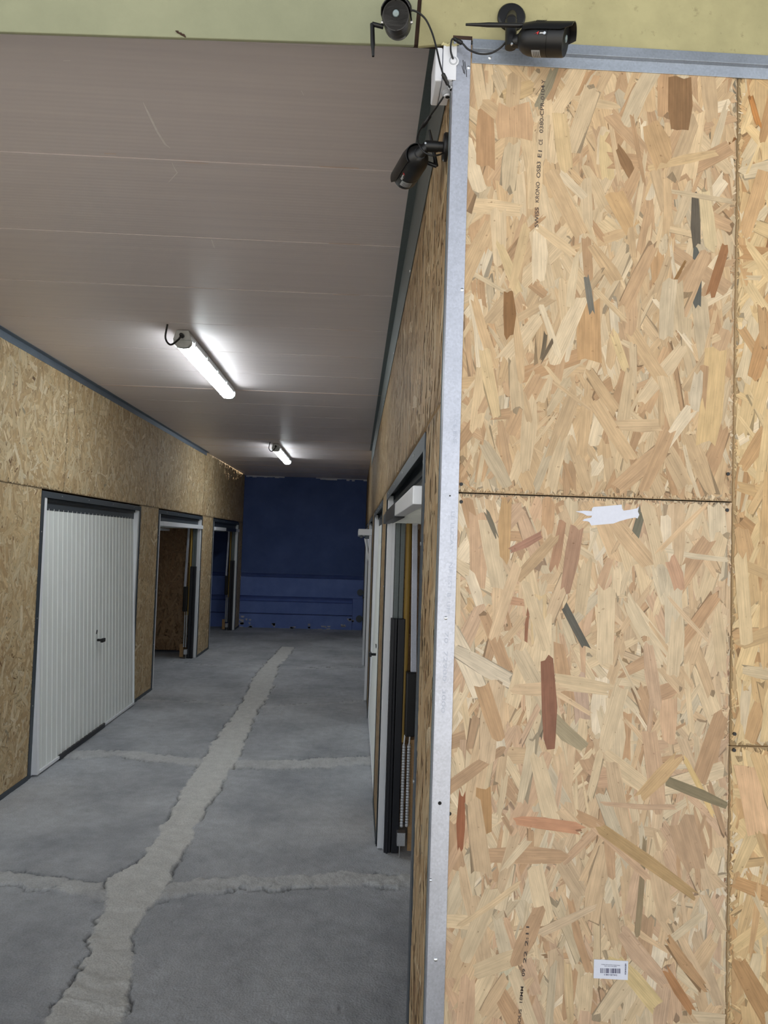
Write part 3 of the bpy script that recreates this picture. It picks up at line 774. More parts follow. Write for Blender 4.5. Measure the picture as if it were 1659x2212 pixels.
# small pits
pit = np.clip((fbm(Xg * 16, Yg * 16, 91, 2) - .86) * 12, 0, 1)
Z = Z - pit * .006
nY, nX = Z.shape
V = np.stack([Xg.ravel(), Yg.ravel(), Z.ravel()], 1).astype(np.float32)
idx = np.arange(nY * nX).reshape(nY, nX)
Q = np.stack([idx[:-1, :-1].ravel(), idx[:-1, 1:].ravel(), idx[1:, 1:].ravel(), idx[1:, :-1].ravel()], 1)
me = bpy.data.meshes.new('floor')
me.vertices.add(len(V)); me.vertices.foreach_set('co', V.ravel())
me.loops.add(Q.size); me.loops.foreach_set('vertex_index', Q.ravel().astype(np.int32))
me.polygons.add(len(Q)); me.polygons.foreach_set('loop_start', (np.arange(len(Q)) * 4).astype(np.int32)); me.polygons.foreach_set('loop_total', np.full(len(Q), 4, np.int32))
me.update(calc_edges=True)
crack_dark = np.clip(np.maximum(edge ** 3, ridge_dark ** 3 * .8), 0, 1) * .75  # darkness of the gaps and their dirt put into the crack colour
at = me.attributes.new('crack_dark', 'FLOAT', 'POINT'); at.data.foreach_set('value', crack_dark.ravel().astype(np.float32))
at = me.attributes.new('patch', 'FLOAT', 'POINT'); at.data.foreach_set('value', patch.ravel().astype(np.float32))
fl = empty('floor', (0, 7, 0), 'rough grey concrete floor with a filled trench', 'floor', kind='structure')
LOC['tmp'] = LOC[fl.name]
V2 = (V - LOC[fl.name]).astype(np.float32); me.vertices.foreach_set('co', V2.ravel()); me.update()
link('passage_floor', me, M['floor'], fl)
MB().box((-7, -6, -.2), (5, D - .3, -.005)).build('yard_apron', M['yard'], fl)
MB().box((-7, D - .3, -.2), (5, 2.25, -.004)).box((-7, 2.25, -.2), (-2.5, YB + .3, -.004)).box((.75, 2.25, -.2), (5, YB + .3, -.004)).box((-2.5, 2.25, -.2), (.75, YB + .3, -.06)).build('outer_floor', M['floor'], fl)
MB().box((-30, -30, -.3), (30, -5.9, -.006)).box((-30, -6, -.3), (-7, YB, -.006)).box((5, -6, -.3), (30, YB, -.006)).build('yard_ground', M['yard'], fl)

# ------------------------------------------------------------------ back wall, painted blue
wb = empty('wall_back', (-1, YB, 0), 'dark blue painted back wall with stepped courses', 'wall', kind='structure')
zled = [px(650, y, 1, YB)[2] for y in (1241, 1290, 1327)]
MB().box((-6.6, YB + .06, zled[0]), (4.6, YB + .3, 3.1)).build('upper_wall', M['blue'], wb)
MB().box((-6.6, YB + .02, zled[1]), (4.6, YB + .3, zled[0] - .07)).box((-6.6, YB + .2, zled[0] - .07), (4.6, YB + .3, zled[0])).build('middle_course', M['bluelow'], wb, bevel=.01)
xh = px(762, 1300, 1, YB)[0]
MB().box((-6.6, YB + .01, zled[2]), (xh, YB + .3, zled[1] - .10)).box((-6.6, YB + .13, zled[1] - .1), (xh, YB + .3, zled[1])).build('lower_course', M['bluelow'], wb, bevel=.01)
MB().box((xh, YB + .0, -.1), (4.6, YB + .3, zled[1])).box((-6.6, YB - .02, -.1), (xh, YB + .3, zled[2] - .012)).build('foot_course', M['bluelow'], wb, bevel=.01)
for x, y, r in [(778, 1280, .06), (776, 1337, .065)]:
    p = px(x, y, 1, YB - .03)
    MB().tube([p, p + (0, .05, 0)], r, 20).build('round_hole', M['frame'], wb)
rp = random.Random(3)
for x0, x1, y0, y1 in [(514,540,1324,1340),(516,524,1340,1349),(534,542,1340,1354),(586,592,1346,1352),(616,636,1348,1358),(664,668,1346,1360),(680,712,1350,1360),(745,762,1335,1340),(516,522,1352,1357),(735,745,1348,1353)]:
    for _ in range(5):
        xx0 = rp.uniform(x0, x1 - 2); xx1 = min(x1 + 3, xx0 + rp.uniform(4, 12)); yy = rp.uniform(y0, y1); hh = rp.uniform(2, 6)
        P_ = [px(xx0, yy, 1, YB - .0215), px(xx1, yy + rp.uniform(-1, 1), 1, YB - .0215), px(xx1 - 1.5, yy + hh, 1, YB - .0215), px(xx0 + 1, yy + hh * .8, 1, YB - .0215)]
        MB().add(P_, [(0, 3, 2, 1)]).build('peeled_patch', M['peel'], wb)
# ragged foam and plaster along the head
mb = MB(); x = 532
while x < 795:
    w = rp.uniform(5, 14); h0 = rp.uniform(2, 6)
    if not (610 < x < 680 and rp.random() < .75):
        a = px(x, 1025.5 + (x - 532) * .036, 1, YB + .03); b_ = px(x + w, 1026 + (x - 532) * .036 + h0, 1, YB + .03)
        mb.box((a[0], YB + .02, min(b_[2], a[2])), (b_[0], YB + .07, ZC - .001))
    x += w
mb.build('ragged_foam', M['paper'], wb)

# ------------------------------------------------------------------ box partitions behind the doors
part_map_far = lambda Y, sg: (lambda a, b, h: np.stack([a, Y - h, b], 1))
k = 0
for side, X0, X1, Ys in (('left', -6.5, XL - .03, (4.9, 7.92, 11.0)), ('right', XR + .13, 4.5, (4.58, 7.6, 10.68))):
    for Y in Ys:
        k += 1
        w = empty('wall_partition_%d' % k, ((X0 + X1) / 2, Y, 0), 'strand board partition between two lock-ups on the %s' % side, 'wall', kind='structure')
        vis = (side == 'left' and Y == 11.0) or (side == 'right' and Y < 5)
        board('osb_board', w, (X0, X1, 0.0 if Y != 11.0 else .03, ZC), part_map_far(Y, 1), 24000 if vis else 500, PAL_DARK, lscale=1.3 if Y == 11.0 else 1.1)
MB().box((-6.7, D, -.1), (-6.5, YB + .3, ZC)).build('wall_far_left', M['render'], origin=(-6.6, 7, 0))
MB().box((4.5, D, -.1), (4.7, YB + .3, ZC)).build('wall_far_right', M['render'], origin=(4.6, 7, 0))
MB().box((-6.6, D, -.01), (XL, D + .09, 2.76)).build('wall_front_left', M['render'], origin=(-4, D, 0))
for n_, l_ in (('wall_far_left', 'rendered outer wall behind the left lock-ups'), ('wall_far_right', 'rendered outer wall behind the right lock-ups'), ('wall_front_left', 'rendered front wall left of the passage')):
    tag(bpy.data.objects[n_], l_, 'wall', kind='structure')


# ------------------------------------------------------------------ garage doors
def garage_door(n, side, y0, y1, state, label):
    X, sg = (XL, -1) if side == 'left' else (XR, 1)
    P3 = lambda u, d, z: (X + sg * d, u, z)
    bx = lambda mb, u0, u1, d0, d1, z0, z1: mb.box(P3(u0, d0, z0), P3(u1, d1, z1))
    root = empty('door_%d' % n, (X, (y0 + y1) / 2, 0), label, 'garage door', kind='structure')
    # slate steel frame around the opening: face angle and reveal
    m = MB()
    fwid = .055 if side == 'left' else .05
    bx(m, y0, y0 + fwid * .9, -.003, -.0012, 0, ZD); bx(m, y1 - .035, y1, -.003, -.0012, 0, ZD)
    bx(m, y0, y1, -.0034, -.0012, ZD - .045, ZD)
    bx(m, y0, y0 + .004, -.002, .07, 0, ZD); bx(m, y1 - .004, y1, -.002, .07, 0, ZD); bx(m, y0, y1, -.002, .07, ZD - .004, ZD)
    m.build('door_frame', M['frame'], root, bevel=.0006)
    for q in [(y0 + .02, .5), (y0 + .02, 1.1), (y0 + .02, 1.7), (y0 + .35, ZD - .02), (y0 + .9, ZD - .02), (y0 + 1.5, ZD - .02), (y1 - .25, ZD - .02), (y1 - .015, 1.45)]:
        MB().tube([P3(q[0], -.003, q[1]), P3(q[0], -.0058, q[1])], .005, 8).build('frame_screw', M['bolt'], root)
    m = MB(); bx(m, y0 + .05, y1 - .05, .045, .075, ZD - .13, ZD - .004); bx(m, y0 + .05, y1 - .05, .035, .05, ZD - .065, ZD - .045)
    m.build('lintel_plate', M['frame'], root, bevel=.002)
    # side rails
    for (u0, u1) in ((y0 + .05, y0 + .11), (y1 - .075, y1 - .004)):
        m = MB(); bx(m, u0, u1, .004, .034, .005, ZD - .02); bx(m, u0, u1, .034, .05, 0, ZD - .05)
        m.build('side_rail', M['white'], root, bevel=.002)
    ztop = ZD - .105
    if state == 'closed':
        a, b = y0 + .10, y1 - .07
        dt, db = (.05, -.028) if side == 'left' else (.05, .01)
        dd = lambda z: dt + (db - dt) * (1 - z / ztop)
        # ribbed sheet
        pitch = .089; prof_ = [(a, 0)]
        u = a + .05
        while u < b - .03:
            prof_ += [(u, 0), (u + .005, -.0045), (u + .013, -.0045), (u + .018, 0)]
            u += pitch
        prof_.append((b, 0))
        m = MB(); vs = []
        for z in (.03, ztop):
            for u, o in prof_: vs.append(P3(u, dd(z) + o, z))
        npf = len(prof_)
        m.add(vs, [(i, i + 1, npf + i + 1, npf + i) for i in range(npf - 1)])
        bk = [P3(a, dd(.03) + .03, .03), P3(b, dd(.03) + .03, .03), P3(b, dd(ztop) + .03, ztop), P3(a, dd(ztop) + .03, ztop)]
        m.add(bk, [(0, 1, 2, 3)])
        m.build('door_panel', M['panel'], root)
        m = MB()
        for u0, u1 in ((a - .028, a + .004), (b - .004, b + .02)):
            q = [P3(u0, dd(.012) - .012, .012), P3(u1, dd(.012) - .012, .012), P3(u1, dd(ztop) - .012, ztop), P3(u0, dd(ztop) - .012, ztop)]
            m.prism(q, (sg * .045, 0, 0))
        m.build('edge_rail', M['white'], root, bevel=.004)
        m = MB(); q = dd(.02)
        bx(m, a, b, q - .010, q + .03, .012, .034)
        m.build('bottom_rail', M['white'], root, bevel=.002)
        if side == 'left':
            m = MB(); bx(m, a + .36, a + 1.35, q - .014, q + .02, .004, .04); m.build('rubber_seal', M['navyblack'], root)
        c = (a + b) / 2 + (.07 if side == 'left' else 0.0); zh = .785
        h = MB().tube([P3(c, dd(zh) - .002, zh), P3(c, dd(zh) - .05, zh)], .011, 12)
        bx(h, c - .035, c + .035, dd(zh) - .062, dd(zh) - .04, zh - .016, zh + .016)
        hn = h.build('door_handle', M['black'], root, bevel=.003)
        MB().tube([P3(c - .03, dd(zh) - .008, zh + .09), P3(c - .03, dd(zh) - .004, zh + .055)], .0035, 6).build('key', M['dark'], hn)
        return root
    # open: the panel hangs level under the ceiling of the lock-up
    far = y1 - .075
    if state == 'open':
        z0, z1 = ztop - .07, ztop - .022
        dfr = -.018
        a, b = y0 + .16, y1 - .02
        m = MB(); bx(m, a + .01, b, dfr + .02, 2.0, z0 + .006, z1)
        for i in range(22): bx(m, a + .05 + i * .1, a + .066 + i * .1, dfr + .02, 2.0, z0, z0 + .01)
        m.build('door_panel', M['panel'], root)
        m = MB(); bx(m, a, b if side == 'left' else b - .95, dfr, dfr + .04, z0 - .002, z1 + .002); m.build('bottom_rail', M['white'], root, bevel=.003)
        if side == 'left' and y0 > 11:
            m = MB(); bx(m, a + .9, b - .4, dfr - .004, dfr + .03, z0 - .006, z1 + .004); m.build('rubber_seal', M['navyblack'], root, bevel=.002)
        if side == 'right':
            m = MB(); bx(m, b - 1.25, b - .35, dfr - .004, dfr + .04, z0 - .008, z1 + .003); m.build('rubber_seal', M['navyblack'], root, bevel=.002)
            m = MB(); bx(m, b - .35, b, dfr - .001, dfr + .035, z0 - .004, z1 - .001); m.build('slate_rail', M['frame'], root, bevel=.002)
        m = MB(); bx(m, a, b, .45, .50, z0 - .045, z0 - .01); m.build('cross_bar', M['white'], root, bevel=.002)
        # mechanism at the far jamb
        m = MB(); bx(m, far - .015, far + .03, .052, .078, .01, ztop - .05); m.build('guide_channel', M['galv_dull'], root, bevel=.002)
        m = MB(); bx(m, far - .02, far + .03, .08, .105, .01, 1.85); m.build('guide_channel', M['galv_dull'], root, bevel=.002)
        m = MB(); bx(m, far - .045, far + .02, .038, .075, .0, 1.28); bx(m, far - .055, far + .0, .048, .06, .0, 1.28)
        m.build('cover_strip', M['navyblack'], root, bevel=.003)
        m = MB(); bx(m, far - .05, far + .02, .078, .118, .0, 1.28); m.build('cover_strip', M['navyblack'], root, bevel=.004)
        m = MB().tube([P3(far - .03, .125, .6), P3(far - .03, .125, 1.82)], .016, 10); m.build('yellow_guard', M['yellow'], root, smooth=True)
        m = MB().prism([P3(far - .12, .150, 1.0), P3(far - .12, .182, 1.0), P3(far - .08, .168, 1.84), P3(far - .08, .138, 1.84)], (0, .022, 0))
        arm = m.build('lever_arm', M['galv'], root, bevel=.003)
        MB().tube([P3(far - .09, .152, 1.815), P3(far - .11, .152, 1.815)], .017, 14).build('bolt', M['bolt'], arm)
        m = MB(); bx(m, far - .14, far - .06, .128, .182, .655, 1.0); m.build('arm_sleeve', M['black'], root, bevel=.008)
        for kk, dx in enumerate((.128, .156)):
            m = MB(); pts = []; rr = []
            for i in range(60):
                z = .16 + i * .0075
                pts.append(P3(far - .09 + .006 * kk, dx, z)); rr.append(.0105 if i % 2 else .0085)
            m.tube(pts, rr, 10); sp = m.build('spring', M['bolt'], root, smooth=False)
            MB().tube([P3(far - .09, dx, .60), P3(far - .09, dx + .004, .655)], .005, 8).build('spring_hook', M['bolt'], sp)
        m = MB(); bx(m, far - .10, far - .05, .105, .150, .06, .13); bx(m, far - .1, far - .09, .118, .123, 0, .07); m.build('floor_bracket', M['bolt'], root, bevel=.002)
        m = MB(); bx(m, far - .06, far - .042, .165 + .0, .215, 0.02, .62 if side == 'right' else .2); m.build('backing_board', M['endwood'], root)
        return root
    if state == 'ajar':
        # swung part way: the panel stands out into the passage at head height
        z0, z1 = 1.77, 1.84
        m = MB()
        q = [P3(y0 + .1, -.15, z0), P3(y0 + .1, -.15, z1), P3(y0 + .1, 1.8, z1 + .02), P3(y0 + .1, 1.8, z0 + .02)]
        m.prism(q, (0, y1 - y0 - .25, 0)); m.build('door_panel', M['white'], root, bevel=.006)
        m = MB()
        bx(m, y0 + .12, y0 + .16, -.13, -.10, z0 - .03, z0); bx(m, y0 + .12, y0 + .16, -.075, -.03, z0 - .035, z0); m.build('hinge_block', M['frame'], root, bevel=.003)
        for kk, (d0, w_) in enumerate(((-.085, .016), (-.05, .030))):
            m = MB().prism([P3(y0 + .13, d0, z0 - .03), P3(y0 + .13, d0 + w_, z0 - .03), P3(y0 + .13, .045 + w_, 1.12), P3(y0 + .13, .045, 1.12)], (0, .03, 0))
            m.build('lever_arm', M['galv'] if kk else M['white'], root, bevel=.002)
        m = MB(); bx(m, y0 + .06, y0 + .10, -.03, -.004, .005, z0 - .0); m.build('outer_rail', M['white'], root, bevel=.002)
        m = MB(); bx(m, y1 - .08, y1 - .03, -.035, -.004, .005, z0 - .0); m.build('outer_rail', M['white'], root, bevel=.002)
        return root


DN = [('left', 0, 'closed', 'white garage door at the left picture edge, nearest on the left wall'),
      ('left', 1, 'closed', 'white ribbed garage door, shut, with black handle on the left wall'),
      ('left', 2, 'open', 'open garage door on the left wall, just beyond the shut white one'),
      ('left', 3, 'open', 'open garage door on the left wall next to the blue back wall'),
      ('right', 0, 'open', 'open garage door nearest the corner post on the right wall'),
      ('right', 1, 'closed', 'shut white garage door on the right wall, seen edge on'),
      ('right', 2, 'ajar', 'garage door on the right wall standing out into the passage on its arms'),
      ('right', 3, 'closed', 'farthest garage door on the right wall, hidden behind the raised one')]
for i, (side, k, st, lb) in enumerate(DN):
    a, b = (DOORS_L if side == 'left' else DOORS_R)[k]
    garage_door(i + 1, side, a, b, st, lb)


# ------------------------------------------------------------------ fluorescent battens
def batten(y0, y1, x, label):
    root = empty('fluorescent_light', (x, (y0 + y1) / 2, ZC), label, 'ceiling light', 'fluorescent battens on the passage ceiling')
    zt = ZC - .003; h1, h2, wT, wM = .058, .100, .036, .055
    # housing: trapezoid, narrow at the ceiling
    m = MB().prism([(x - wT, y0, zt), (x - wM, y0, zt - h1), (x + wM, y0, zt - h1), (x + wT, y0, zt)], (0, y1 - y0, 0)); m.build('housing', M['greyled'], root, bevel=.004)
    sec = [(x - wM + .002, zt - h1), (x - wM + .004, zt - h2 * .78), (x - wM * .6, zt - h2 * .97), (x, zt - h2), (x + wM * .6, zt - h2 * .97), (x + wM - .004, zt - h2 * .78), (x + wM - .002, zt - h1)]
    m = MB().prism([(a, y0 + .05, z) for a, z in sec], (0, y1 - y0 - .09, 0)); m.build('diffuser', M['tube'], root, bevel=.004)
    MB().prism([(a, y0 + .004, z) for a, z in sec], (0, .045, 0)).build('end_cap', M['greyled'], root, bevel=.004)
    MB().prism([(a, y1 - .039, z) for a, z in sec], (0, .035, 0)).build('end_cap', M['greyled'], root, bevel=.004)
    for i in range(5):
        yy = y0 + .08 + i * (y1 - y0 - .16) / 4
        for s in (-1, 1):
            m = MB().box((x + s * (wM - .001), yy, zt - h1 - .018), (x + s * (wM + .007), yy + .022, zt - h1 + .014)); m.build('clip', M['greyled'], root, bevel=.002)
    g = MB().tube([(x, y0, zt - .035), (x, y0 - .03, zt - .035)], [.014, .011], 12).build('cable_gland', M['black'], root)
    m = MB().tube(spline([(x, y0 - .02, zt - .035), (x - .008, y0 - .06, zt - .075), (x - .045, y0 - .08, zt - .11), (x - .078, y0 - .07, zt - .07), (x - .062, y0 - .10, zt + .004)], 8), .0055, 8)
    m.build('cable', M['rubber'], root, smooth=True)
    return root


batten(4.36, 5.98, px(449, 805, 2, ZC - .08)[0], 'lit fluorescent batten nearer the entrance, larger of the two ceiling lights')
batten(9.42, 11.04, px(611, 989, 2, ZC - .08)[0], 'lit fluorescent batten near the blue back wall, smaller of the two')


# ------------------------------------------------------------------ security cameras
def unit(v):
    v = np.array(v, float); return v / np.linalg.norm(v)


def cctv(base, nrm, arm_pts, rear, front, upv, r, label, ant, cable, conn, logo_th, stick, logo_flip=1, shield=(0.12, 1.16, 78), vents=False, base_r=.029):
    base = np.array(base); nrm = unit(nrm)
    root = empty('security_camera', base, label, 'security camera', 'black bullet cameras around the corner post')
    m = MB().tube([base, base + nrm * .006, base + nrm * .009, base + nrm * .010], [base_r, base_r, base_r * .9, base_r * .5], 28); m.build('mount_base', M['black'], root, smooth=True)
    m = MB().tube([base + nrm * .008] + [np.array(p) for p in arm_pts[:1]], .0105, 20)
    if len(arm_pts) > 1: m.tube([np.array(p) for p in arm_pts], .0115, 20)
    arm = m.build('arm', M['black'], root, smooth=True)
    e = np.array(arm_pts[-1])
    f = unit(np.array(front) - np.array(rear)); L = float(np.linalg.norm(np.array(front) - np.array(rear)))
    s = unit(np.cross(f, upv)); u = np.cross(s, f)
    rear = np.array(rear)
    q = e + (np.array(arm_pts[0]) - e) * .12
    MB().tube([q, (q + rear) / 2, rear + f * .012], [.0095, .0115, .016], 16).build('knuckle', M['black'], root, smooth=True)
    prof_ = [(0, .30), (.0, .45), (.004, .62), (.012, .82), (.022, .94), (.034, 1), (.66 * L, 1), (.662 * L, .97), (.675 * L, .97), (.677 * L, 1), (L - .004, .99), (L, .95), (L, .88), (L - .004, .87)]
    m = MB().tube([rear + f * t for t, _ in prof_], [r * k for _, k in prof_], 40)
    m.build('body', M['black'], root, smooth=True)
    fc = rear + f * (L - .003)
    m = MB().tube([fc - f * .002, fc + f * .001], r * .87, 36); fp = m.build('face_plate', M['gloss'], root, smooth=True)
    lc = fc + u * r * .12
    m = MB().tube([lc, lc + f * .003, lc + f * .003], [r * .36, r * .34, r * .28], 28); m.build('lens_ring', M['black'], fp, smooth=True)
    m = MB().tube([lc + f * .002, lc + f * .0045, lc + f * .0055], [r * .26, r * .2, r * .06], 24); m.build('lens', M['lens'], fp, smooth=True)
    ic = fc - u * r * .66
    MB().tube([ic, ic + f * .002], r * .09, 12).build('light_sensor', M['teal'], fp)
    # sun shield: a curved plate over the top
    a0, a1, half = shield
    t0, t1 = a0 * L, a1 * L
    m = MB(); nA, nT = 20, 10; vs = []
    for ri in (r * 1.10, r * 1.04):
        for i in range(nT + 1):
            t = t0 + (t1 - t0) * i / nT
            for j in range(nA + 1):
                hh = half * (1 if i < nT - 2 else (1 - .10 * (i - nT + 2)))
                g = math.radians(-hh + 2 * hh * j / nA)
                sq = 1.0 if i > 1 else (.90 + .05 * i)
                vs.append(rear + f * t + (u * math.cos(g) + s * math.sin(g)) * ri * sq)
    n1 = (nT + 1) * (nA + 1); ix = lambda k, i, j: k * n1 + i * (nA + 1) + j
    fs = []
    for i in range(nT):
        for j in range(nA):
            fs.append((ix(0, i, j), ix(0, i + 1, j), ix(0, i + 1, j + 1), ix(0, i, j + 1)))
            fs.append((ix(1, i, j), ix(1, i, j + 1), ix(1, i + 1, j + 1), ix(1, i + 1, j)))
        fs.append((ix(0, i, 0), ix(1, i, 0), ix(1, i + 1, 0), ix(0, i + 1, 0))); fs.append((ix(0, i, nA), ix(0, i + 1, nA), ix(1, i + 1, nA), ix(1, i, nA)))
    for j in range(nA):
        fs.append((ix(0, 0, j), ix(0, 0, j + 1), ix(1, 0, j + 1), ix(1, 0, j))); fs.append((ix(0, nT, j), ix(1, nT, j), ix(1, nT, j + 1), ix(0, nT, j + 1)))
    m.add(vs, fs); sh = m.build('sunshield', M['black'], root, smooth=True)
    if vents:
        m = MB()
        for i in range(6):
            t = L * (.36 + .035 * i)
            m.tube([rear + f * t + (u * math.cos(g) + s * math.sin(g)) * r * 1.115 for g in np.radians(np.linspace(-8, 42, 9))], .0009, 6)
        m.build('vent_ribs', M['gloss'], sh)
    for sg in (-1, 1):
        c = rear + f * L * .62 + s * sg * r * 1.0 - u * r * .1
        MB().tube([c, c + s * sg * .004], .0028, 10).build('screw', M['bolt'], root)
    c = e + unit(np.array([0, -1, 0])) * .0112
    MB().tube([c + (0, .002, 0), c + (0, -.001, 0)], .0022, 10).build('screw', M['bolt'], arm)
    # curved sticker: (t0,t1,angle0,angle1)
    t0_, t1_, g0, g1 = stick
    m = MB(); vs = []
    for i in range(2):
        for j in range(9):
            g = math.radians(g0 + (g1 - g0) * j / 8); vs.append(rear + f * L * (t0_, t1_)[i] + (u * math.cos(g) + s * math.sin(g)) * r * 1.012)
    m.add(vs, [(j, j + 1, 10 + j, 9 + j) for j in range(8)]); st = m.build('sticker', M['sticker'], root)
    m = MB()
    for row in range(4):
        tt = t0_ + (t1_ - t0_) * (.2 + .2 * row); vs = []
        for tt2 in (tt, tt + (t1_ - t0_) * .06):
            for j in range(9):
                g = math.radians(g0 + (g1 - g0) * (.1 + .7 * j / 8)); vs.append(rear + f * L * tt2 + (u * math.cos(g) + s * math.sin(g)) * r * 1.018)
        m.add(vs, [(j, j + 1, 10 + j, 9 + j) for j in range(8)])
    m.build('small_print', M['ink'], st)
    # maker's mark
    g = math.radians(logo_th); nd = u * math.cos(g) + s * math.sin(g); tg = (-u * math.sin(g) + s * math.cos(g))
    lp = rear + f * L * .50 + nd * r * 1.035
    text_obj('logo_text', 'ANRAN', M['textwhite'], root, lp + f * .006 * logo_flip, f * logo_flip, np.cross(nd, f * logo_flip), width=.0105, height=.0030, bold=.03)
    up2 = np.cross(nd, f * logo_flip); ff = f * logo_flip
    o_ = lp - ff * .004
    m = MB().prism([o_ - ff * .0075 - up2 * .0028, o_ - ff * .003 - up2 * .001, o_ + ff * .0022 + up2 * .0028, o_ + ff * .003 + up2 * .0022, o_ + ff * .002 - up2 * .003, o_ + ff * .0005 - up2 * .003, o_ + ff * .0005 - up2 * .0004, o_ - ff * .002 - up2 * .0008], nd * .0003)
    m.build('logo_mark', M['red'], root)
    # antenna
    A = [np.array(p, float) for p in ant]
    m = MB().tube([A[0], A[1]], .0042, 12)
    m.tube([A[1], A[1] + (A[2] - A[1]) * .1, A[1] + (A[2] - A[1]) * .62, A[1] + (A[2] - A[1]) * .75, A[2]], [.0042, .0042, .0044, .0034, .0023], 14)
    m.build('antenna', M['black'], root, smooth=True)
    cb = MB().tube(spline(cable, 10), .0019, 10).build('cable', M['rubber'], root, smooth=True)
    c0, c1 = np.array(conn[0]), np.array(conn[1])
    MB().tube([c0, c0 + (c1 - c0) * .1, c0 + (c1 - c0) * .5, c0 + (c1 - c0) * .55, c0 + (c1 - c0) * .92, c1], [.0022, .0042, .0046, .0038, .0038, .002], 14).build('connector', M['rubber'], cb, smooth=True)
    return root


Y = lambda x, y, d: px(x, y, 1, d)
# right-hand camera, level, looking right
b2 = Y(1104, 40, D)
a2t = Y(1104, 48, D - .045); a2b = Y(1103, 103, D - .045)
cctv(b2, (0, -1, 0), [a2t + (0, 0, .004), a2b], Y(1121, 86, D - .05), Y(1222, 88, D - .085), (0, -.12, 1), .0295,
     'black security camera right of the corner post, looking right along the lintel',
     [Y(1148, 56, D - .05), Y(1133, 55, D - .07), Y(1006, 53, D - .07)],
     [Y(1092, 92, D - .045), Y(1080, 104, D - .035), Y(1060, 115, D - .03), Y(1035, 116, D - .025), Y(1012, 107, D - .02), Y(1000, 95, D - .02), Y(989, 87, D - .02), Y(978, 84, D - .02), Y(974, 95, D - .015), Y(974, 112, D - .012), Y(979, 128, D - .008)],
     (Y(999, 94, D - .02), Y(980, 83, D - .02)), 93, (.36, .54, 150, 200), 1, (.10, 1.14, 80), True)
# left-hand camera looking at the viewer
b1 = Y(864, 22, D)
cctv(b1, (0, -1, 0), [b1 + (0, -.03, 0), b1 + (0, -.034, -.012)], Y(861, 62, D - .045), Y(855, 33, D - .15), (0, -.05, 1), .0262,
     'black security camera left of the corner post, lens facing the viewer',
     [Y(828, 58, D - .10), Y(804, 52, D - .10), Y(806, 122, D - .10)],
     [Y(878, 23, D - .02), Y(897, 24, D - .02), Y(918, 40, D - .02), Y(933, 70, D - .02), Y(943, 105, D - .02), Y(951, 140, D - .02), Y(960, 168, D - .018), Y(966, 180, D - .012), Y(972, 189, D - .004)],
     (Y(956, 158, D - .02), Y(968, 184, D - .01)), 60, (.30, .44, 150, 218), 1, (.15, 1.10, 84), base_r=.024)
# camera on the passage wall, looking into the passage
b3 = px(966, 318, 0, XR - .001)
y3 = b3[1]
a3 = Y(918, 317, y3); a3[2] = b3[2] + .002
cctv(b3, (-1, 0, 0), [b3 + (-.02, 0, 0), np.array([a3[0], y3, b3[2]])], Y(907, 331, y3 + .0), Y(874, 384, y3 + .115), (-.8, 0, .7), .0285,
     'black security camera on the passage wall below the junction box, looking inward',
     [Y(922, 351, y3 + .05), Y(943, 359, y3 + .05), Y(928, 281, y3 + .05)],
     [Y(962, 328, y3 - .01), Y(950, 334, y3 - .025), Y(934, 336, y3 - .035), Y(917, 329, y3 - .035), Y(906, 314, y3 - .03), Y(902, 300, y3 - .02), Y(906, 284, y3 - .01), Y(914, 272, y3), Y(928, 252, y3 - .03), Y(944, 230, y3 - .07), Y(958, 209, y3 - .09)],
     (Y(912, 275, y3), Y(930, 249, y3 - .03)), -92, (.70, .88, -150, -100), 1, (.10, 1.08, 78))

# ------------------------------------------------------------------ junction box
jx0 = px(953, 130, 1, D - .004)[0]; jz1 = px(975, 97, 1, D - .004)[2]; jz0 = px(965, 173, 1, D - .004)[2]
jb = empty('junction_box', (XR - .02, D + .03, jz0), 'grey plastic cable junction box in the corner under the lintel crack', 'junction box')
yb0, yb1 = D - .006, D + .085
MB().box((jx0 + .004, yb0, jz0), (XR + .004, D - .004, jz1)).box((jx0 + .004, D - .004, jz0), (XR - .004, yb1, jz1 - .004)).build('box_body', M['boxgrey'], jb, bevel=.003)
MB().box((jx0 - .012, yb0 + .002, jz0 - .002), (jx0 + .003, yb1, jz1 - .006)).build('lid', M['boxgrey'], jb, bevel=.003)
c = px(979, 132, 1, yb0)
for i, r_ in enumerate((.0115, .009, .006)):
    MB().tube([c + (0, .001, 0), c + (0, -.0006 * (i + 1), 0), c + (0, -.0006 * (i + 1) - .0003, 0)], [r_, r_, r_ - .0008], 28).build('knockout_ring', M['boxring'] if i % 2 else M['boxgrey'], jb, smooth=True)
for x_, y_ in ((977, 185), (967, 201)):
    c = px(x_, y_, 2, jz0)
    MB().tube([c + (0, 0, .002), c + (0, 0, -.003), c + (0, 0, -.006)], [.0135, .013, .010], 28).build('gland', M['boxring'], jb, smooth=True)
    MB().tube([c + (0, 0, -.0055), c + (0, 0, -.009)], [.0085, .0075], 24).build('gland_collar', M['boxgrey'], jb, smooth=True)
    MB().tube([c + (0, 0, -.0085), c + (0, 0, -.0093)], .0048, 18).build('gland_mouth', M['dark'], jb)
m = MB()
for k in range(7):
    p = px(958 + k * 5, 95 + (k % 3) * 1.5, 1, D - .006)
    m.tube([p + (-.004, 0, -.002), p + (0, 0, .001), p + (.004, 0, -.001)], [.001, .003, .001], 7)
m.build('foam_sealant', M['foam'], jb, smooth=True)

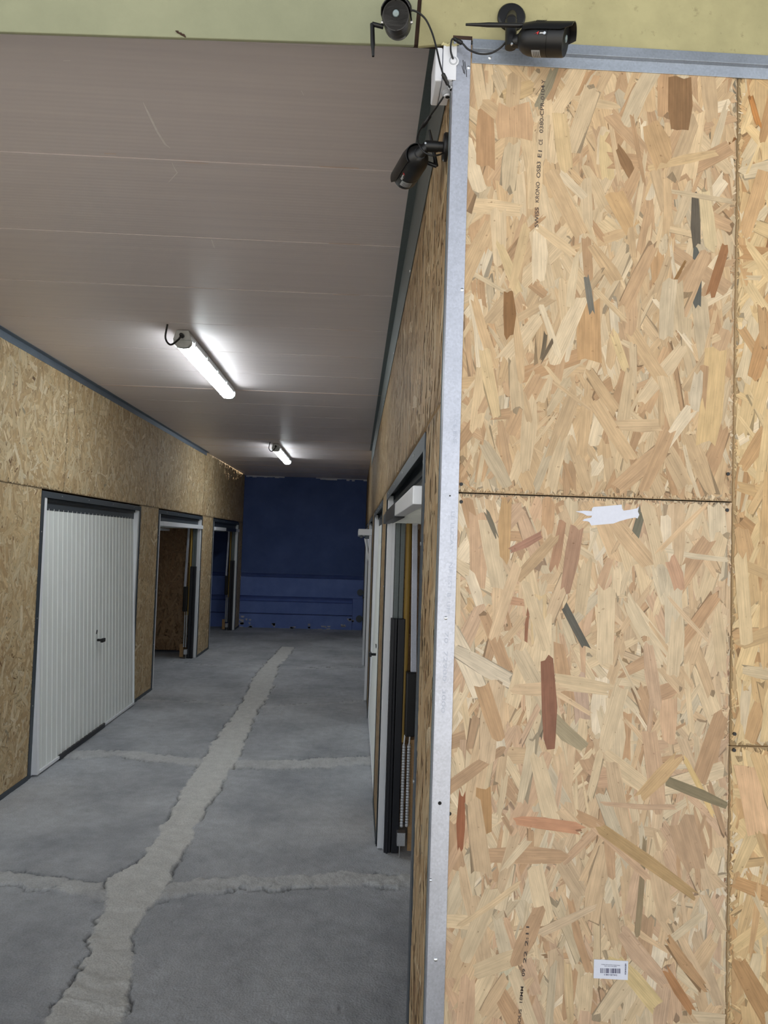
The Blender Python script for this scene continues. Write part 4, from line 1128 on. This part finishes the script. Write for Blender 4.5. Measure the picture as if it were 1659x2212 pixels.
# ------------------------------------------------------------------ labels stuck on the lower front sheet
q = [px(x, y, 1, D - .0021) for x, y in ((1282, 2113), (1356, 2117), (1357, 2076), (1283, 2072))]
ctr = sum(q) / 4
pl = MB().prism(q, (0, -.0002, 0)).build('product_label', M['paper'], origin=(ctr[0], ctr[1], ctr[2]))
tag(pl, 'small white barcode label stuck upside down low on the strand board', 'label')
ex = unit(q[1] - q[0]); ez = unit(q[3] - q[0])
yo = D - .0025
stx = lambda body, x, y, w, h, xd, yd, mat: text_obj('label_text', body, mat, pl, px(x, y, 1, yo), xd, yd, width=w * D / F, height=h * D / F, bold=.02)
stx('DALLES OSB 3', 1319, 2106, 28, 3.2, -ex, -ez, M['barcode'])
stx('68306456', 1351.5, 2093.5, 23, 3.6, -ez, ex, M['barcode'])
stx('SWISS KRONO SAS ROUTE DE CERDON', 1319, 2084.5, 40, 1.4, -ex, -ez, M['barcode'])
stx('45600 SULLY SUR LOIRE', 1319, 2087.5, 27, 1.4, -ex, -ez, M['barcode'])
m = MB(); rb = random.Random(5); x_ = 1297.0
while x_ < 1340:
    w_ = rb.choice((.5, .8, 1.5, 2.2))
    P_ = [px(x_, 2091.5 + (x_ - 1297) * .02, 1, yo), px(x_ + w_, 2091.5 + (x_ - 1297) * .02, 1, yo), px(x_ + w_, 2102 + (x_ - 1297) * .02, 1, yo), px(x_, 2102 + (x_ - 1297) * .02, 1, yo)]
    m.add(P_, [(0, 3, 2, 1)]); x_ += w_ + rb.choice((.7, 1.0, 1.6))
m.build('barcode', M['barcode'], pl)
out = [(1243,1105),(1252,1104),(1262,1103),(1278,1104),(1279,1098),(1282,1095),(1310,1093),(1343,1090),(1344,1099),(1347,1103),(1362,1101),(1376,1098),(1380,1094),(1378,1105),(1381,1112),(1377,1120),(1372,1118),(1356,1121),(1338,1126),(1325,1131),(1277,1135),(1273,1128),(1269,1126),(1258,1125),(1262,1121),(1277,1118),(1279,1114),(1268,1114),(1259,1109)]
P_ = [px(x, y, 1, D - .0021) for x, y in out]
ctr = sum(P_) / len(P_)
tp = MB().prism(P_[::-1], (0, -.0002, 0)).build('torn_paper', M['paper'], origin=tuple(ctr))
tag(tp, 'torn remnant of white paper stuck just under the board joint', 'paper')
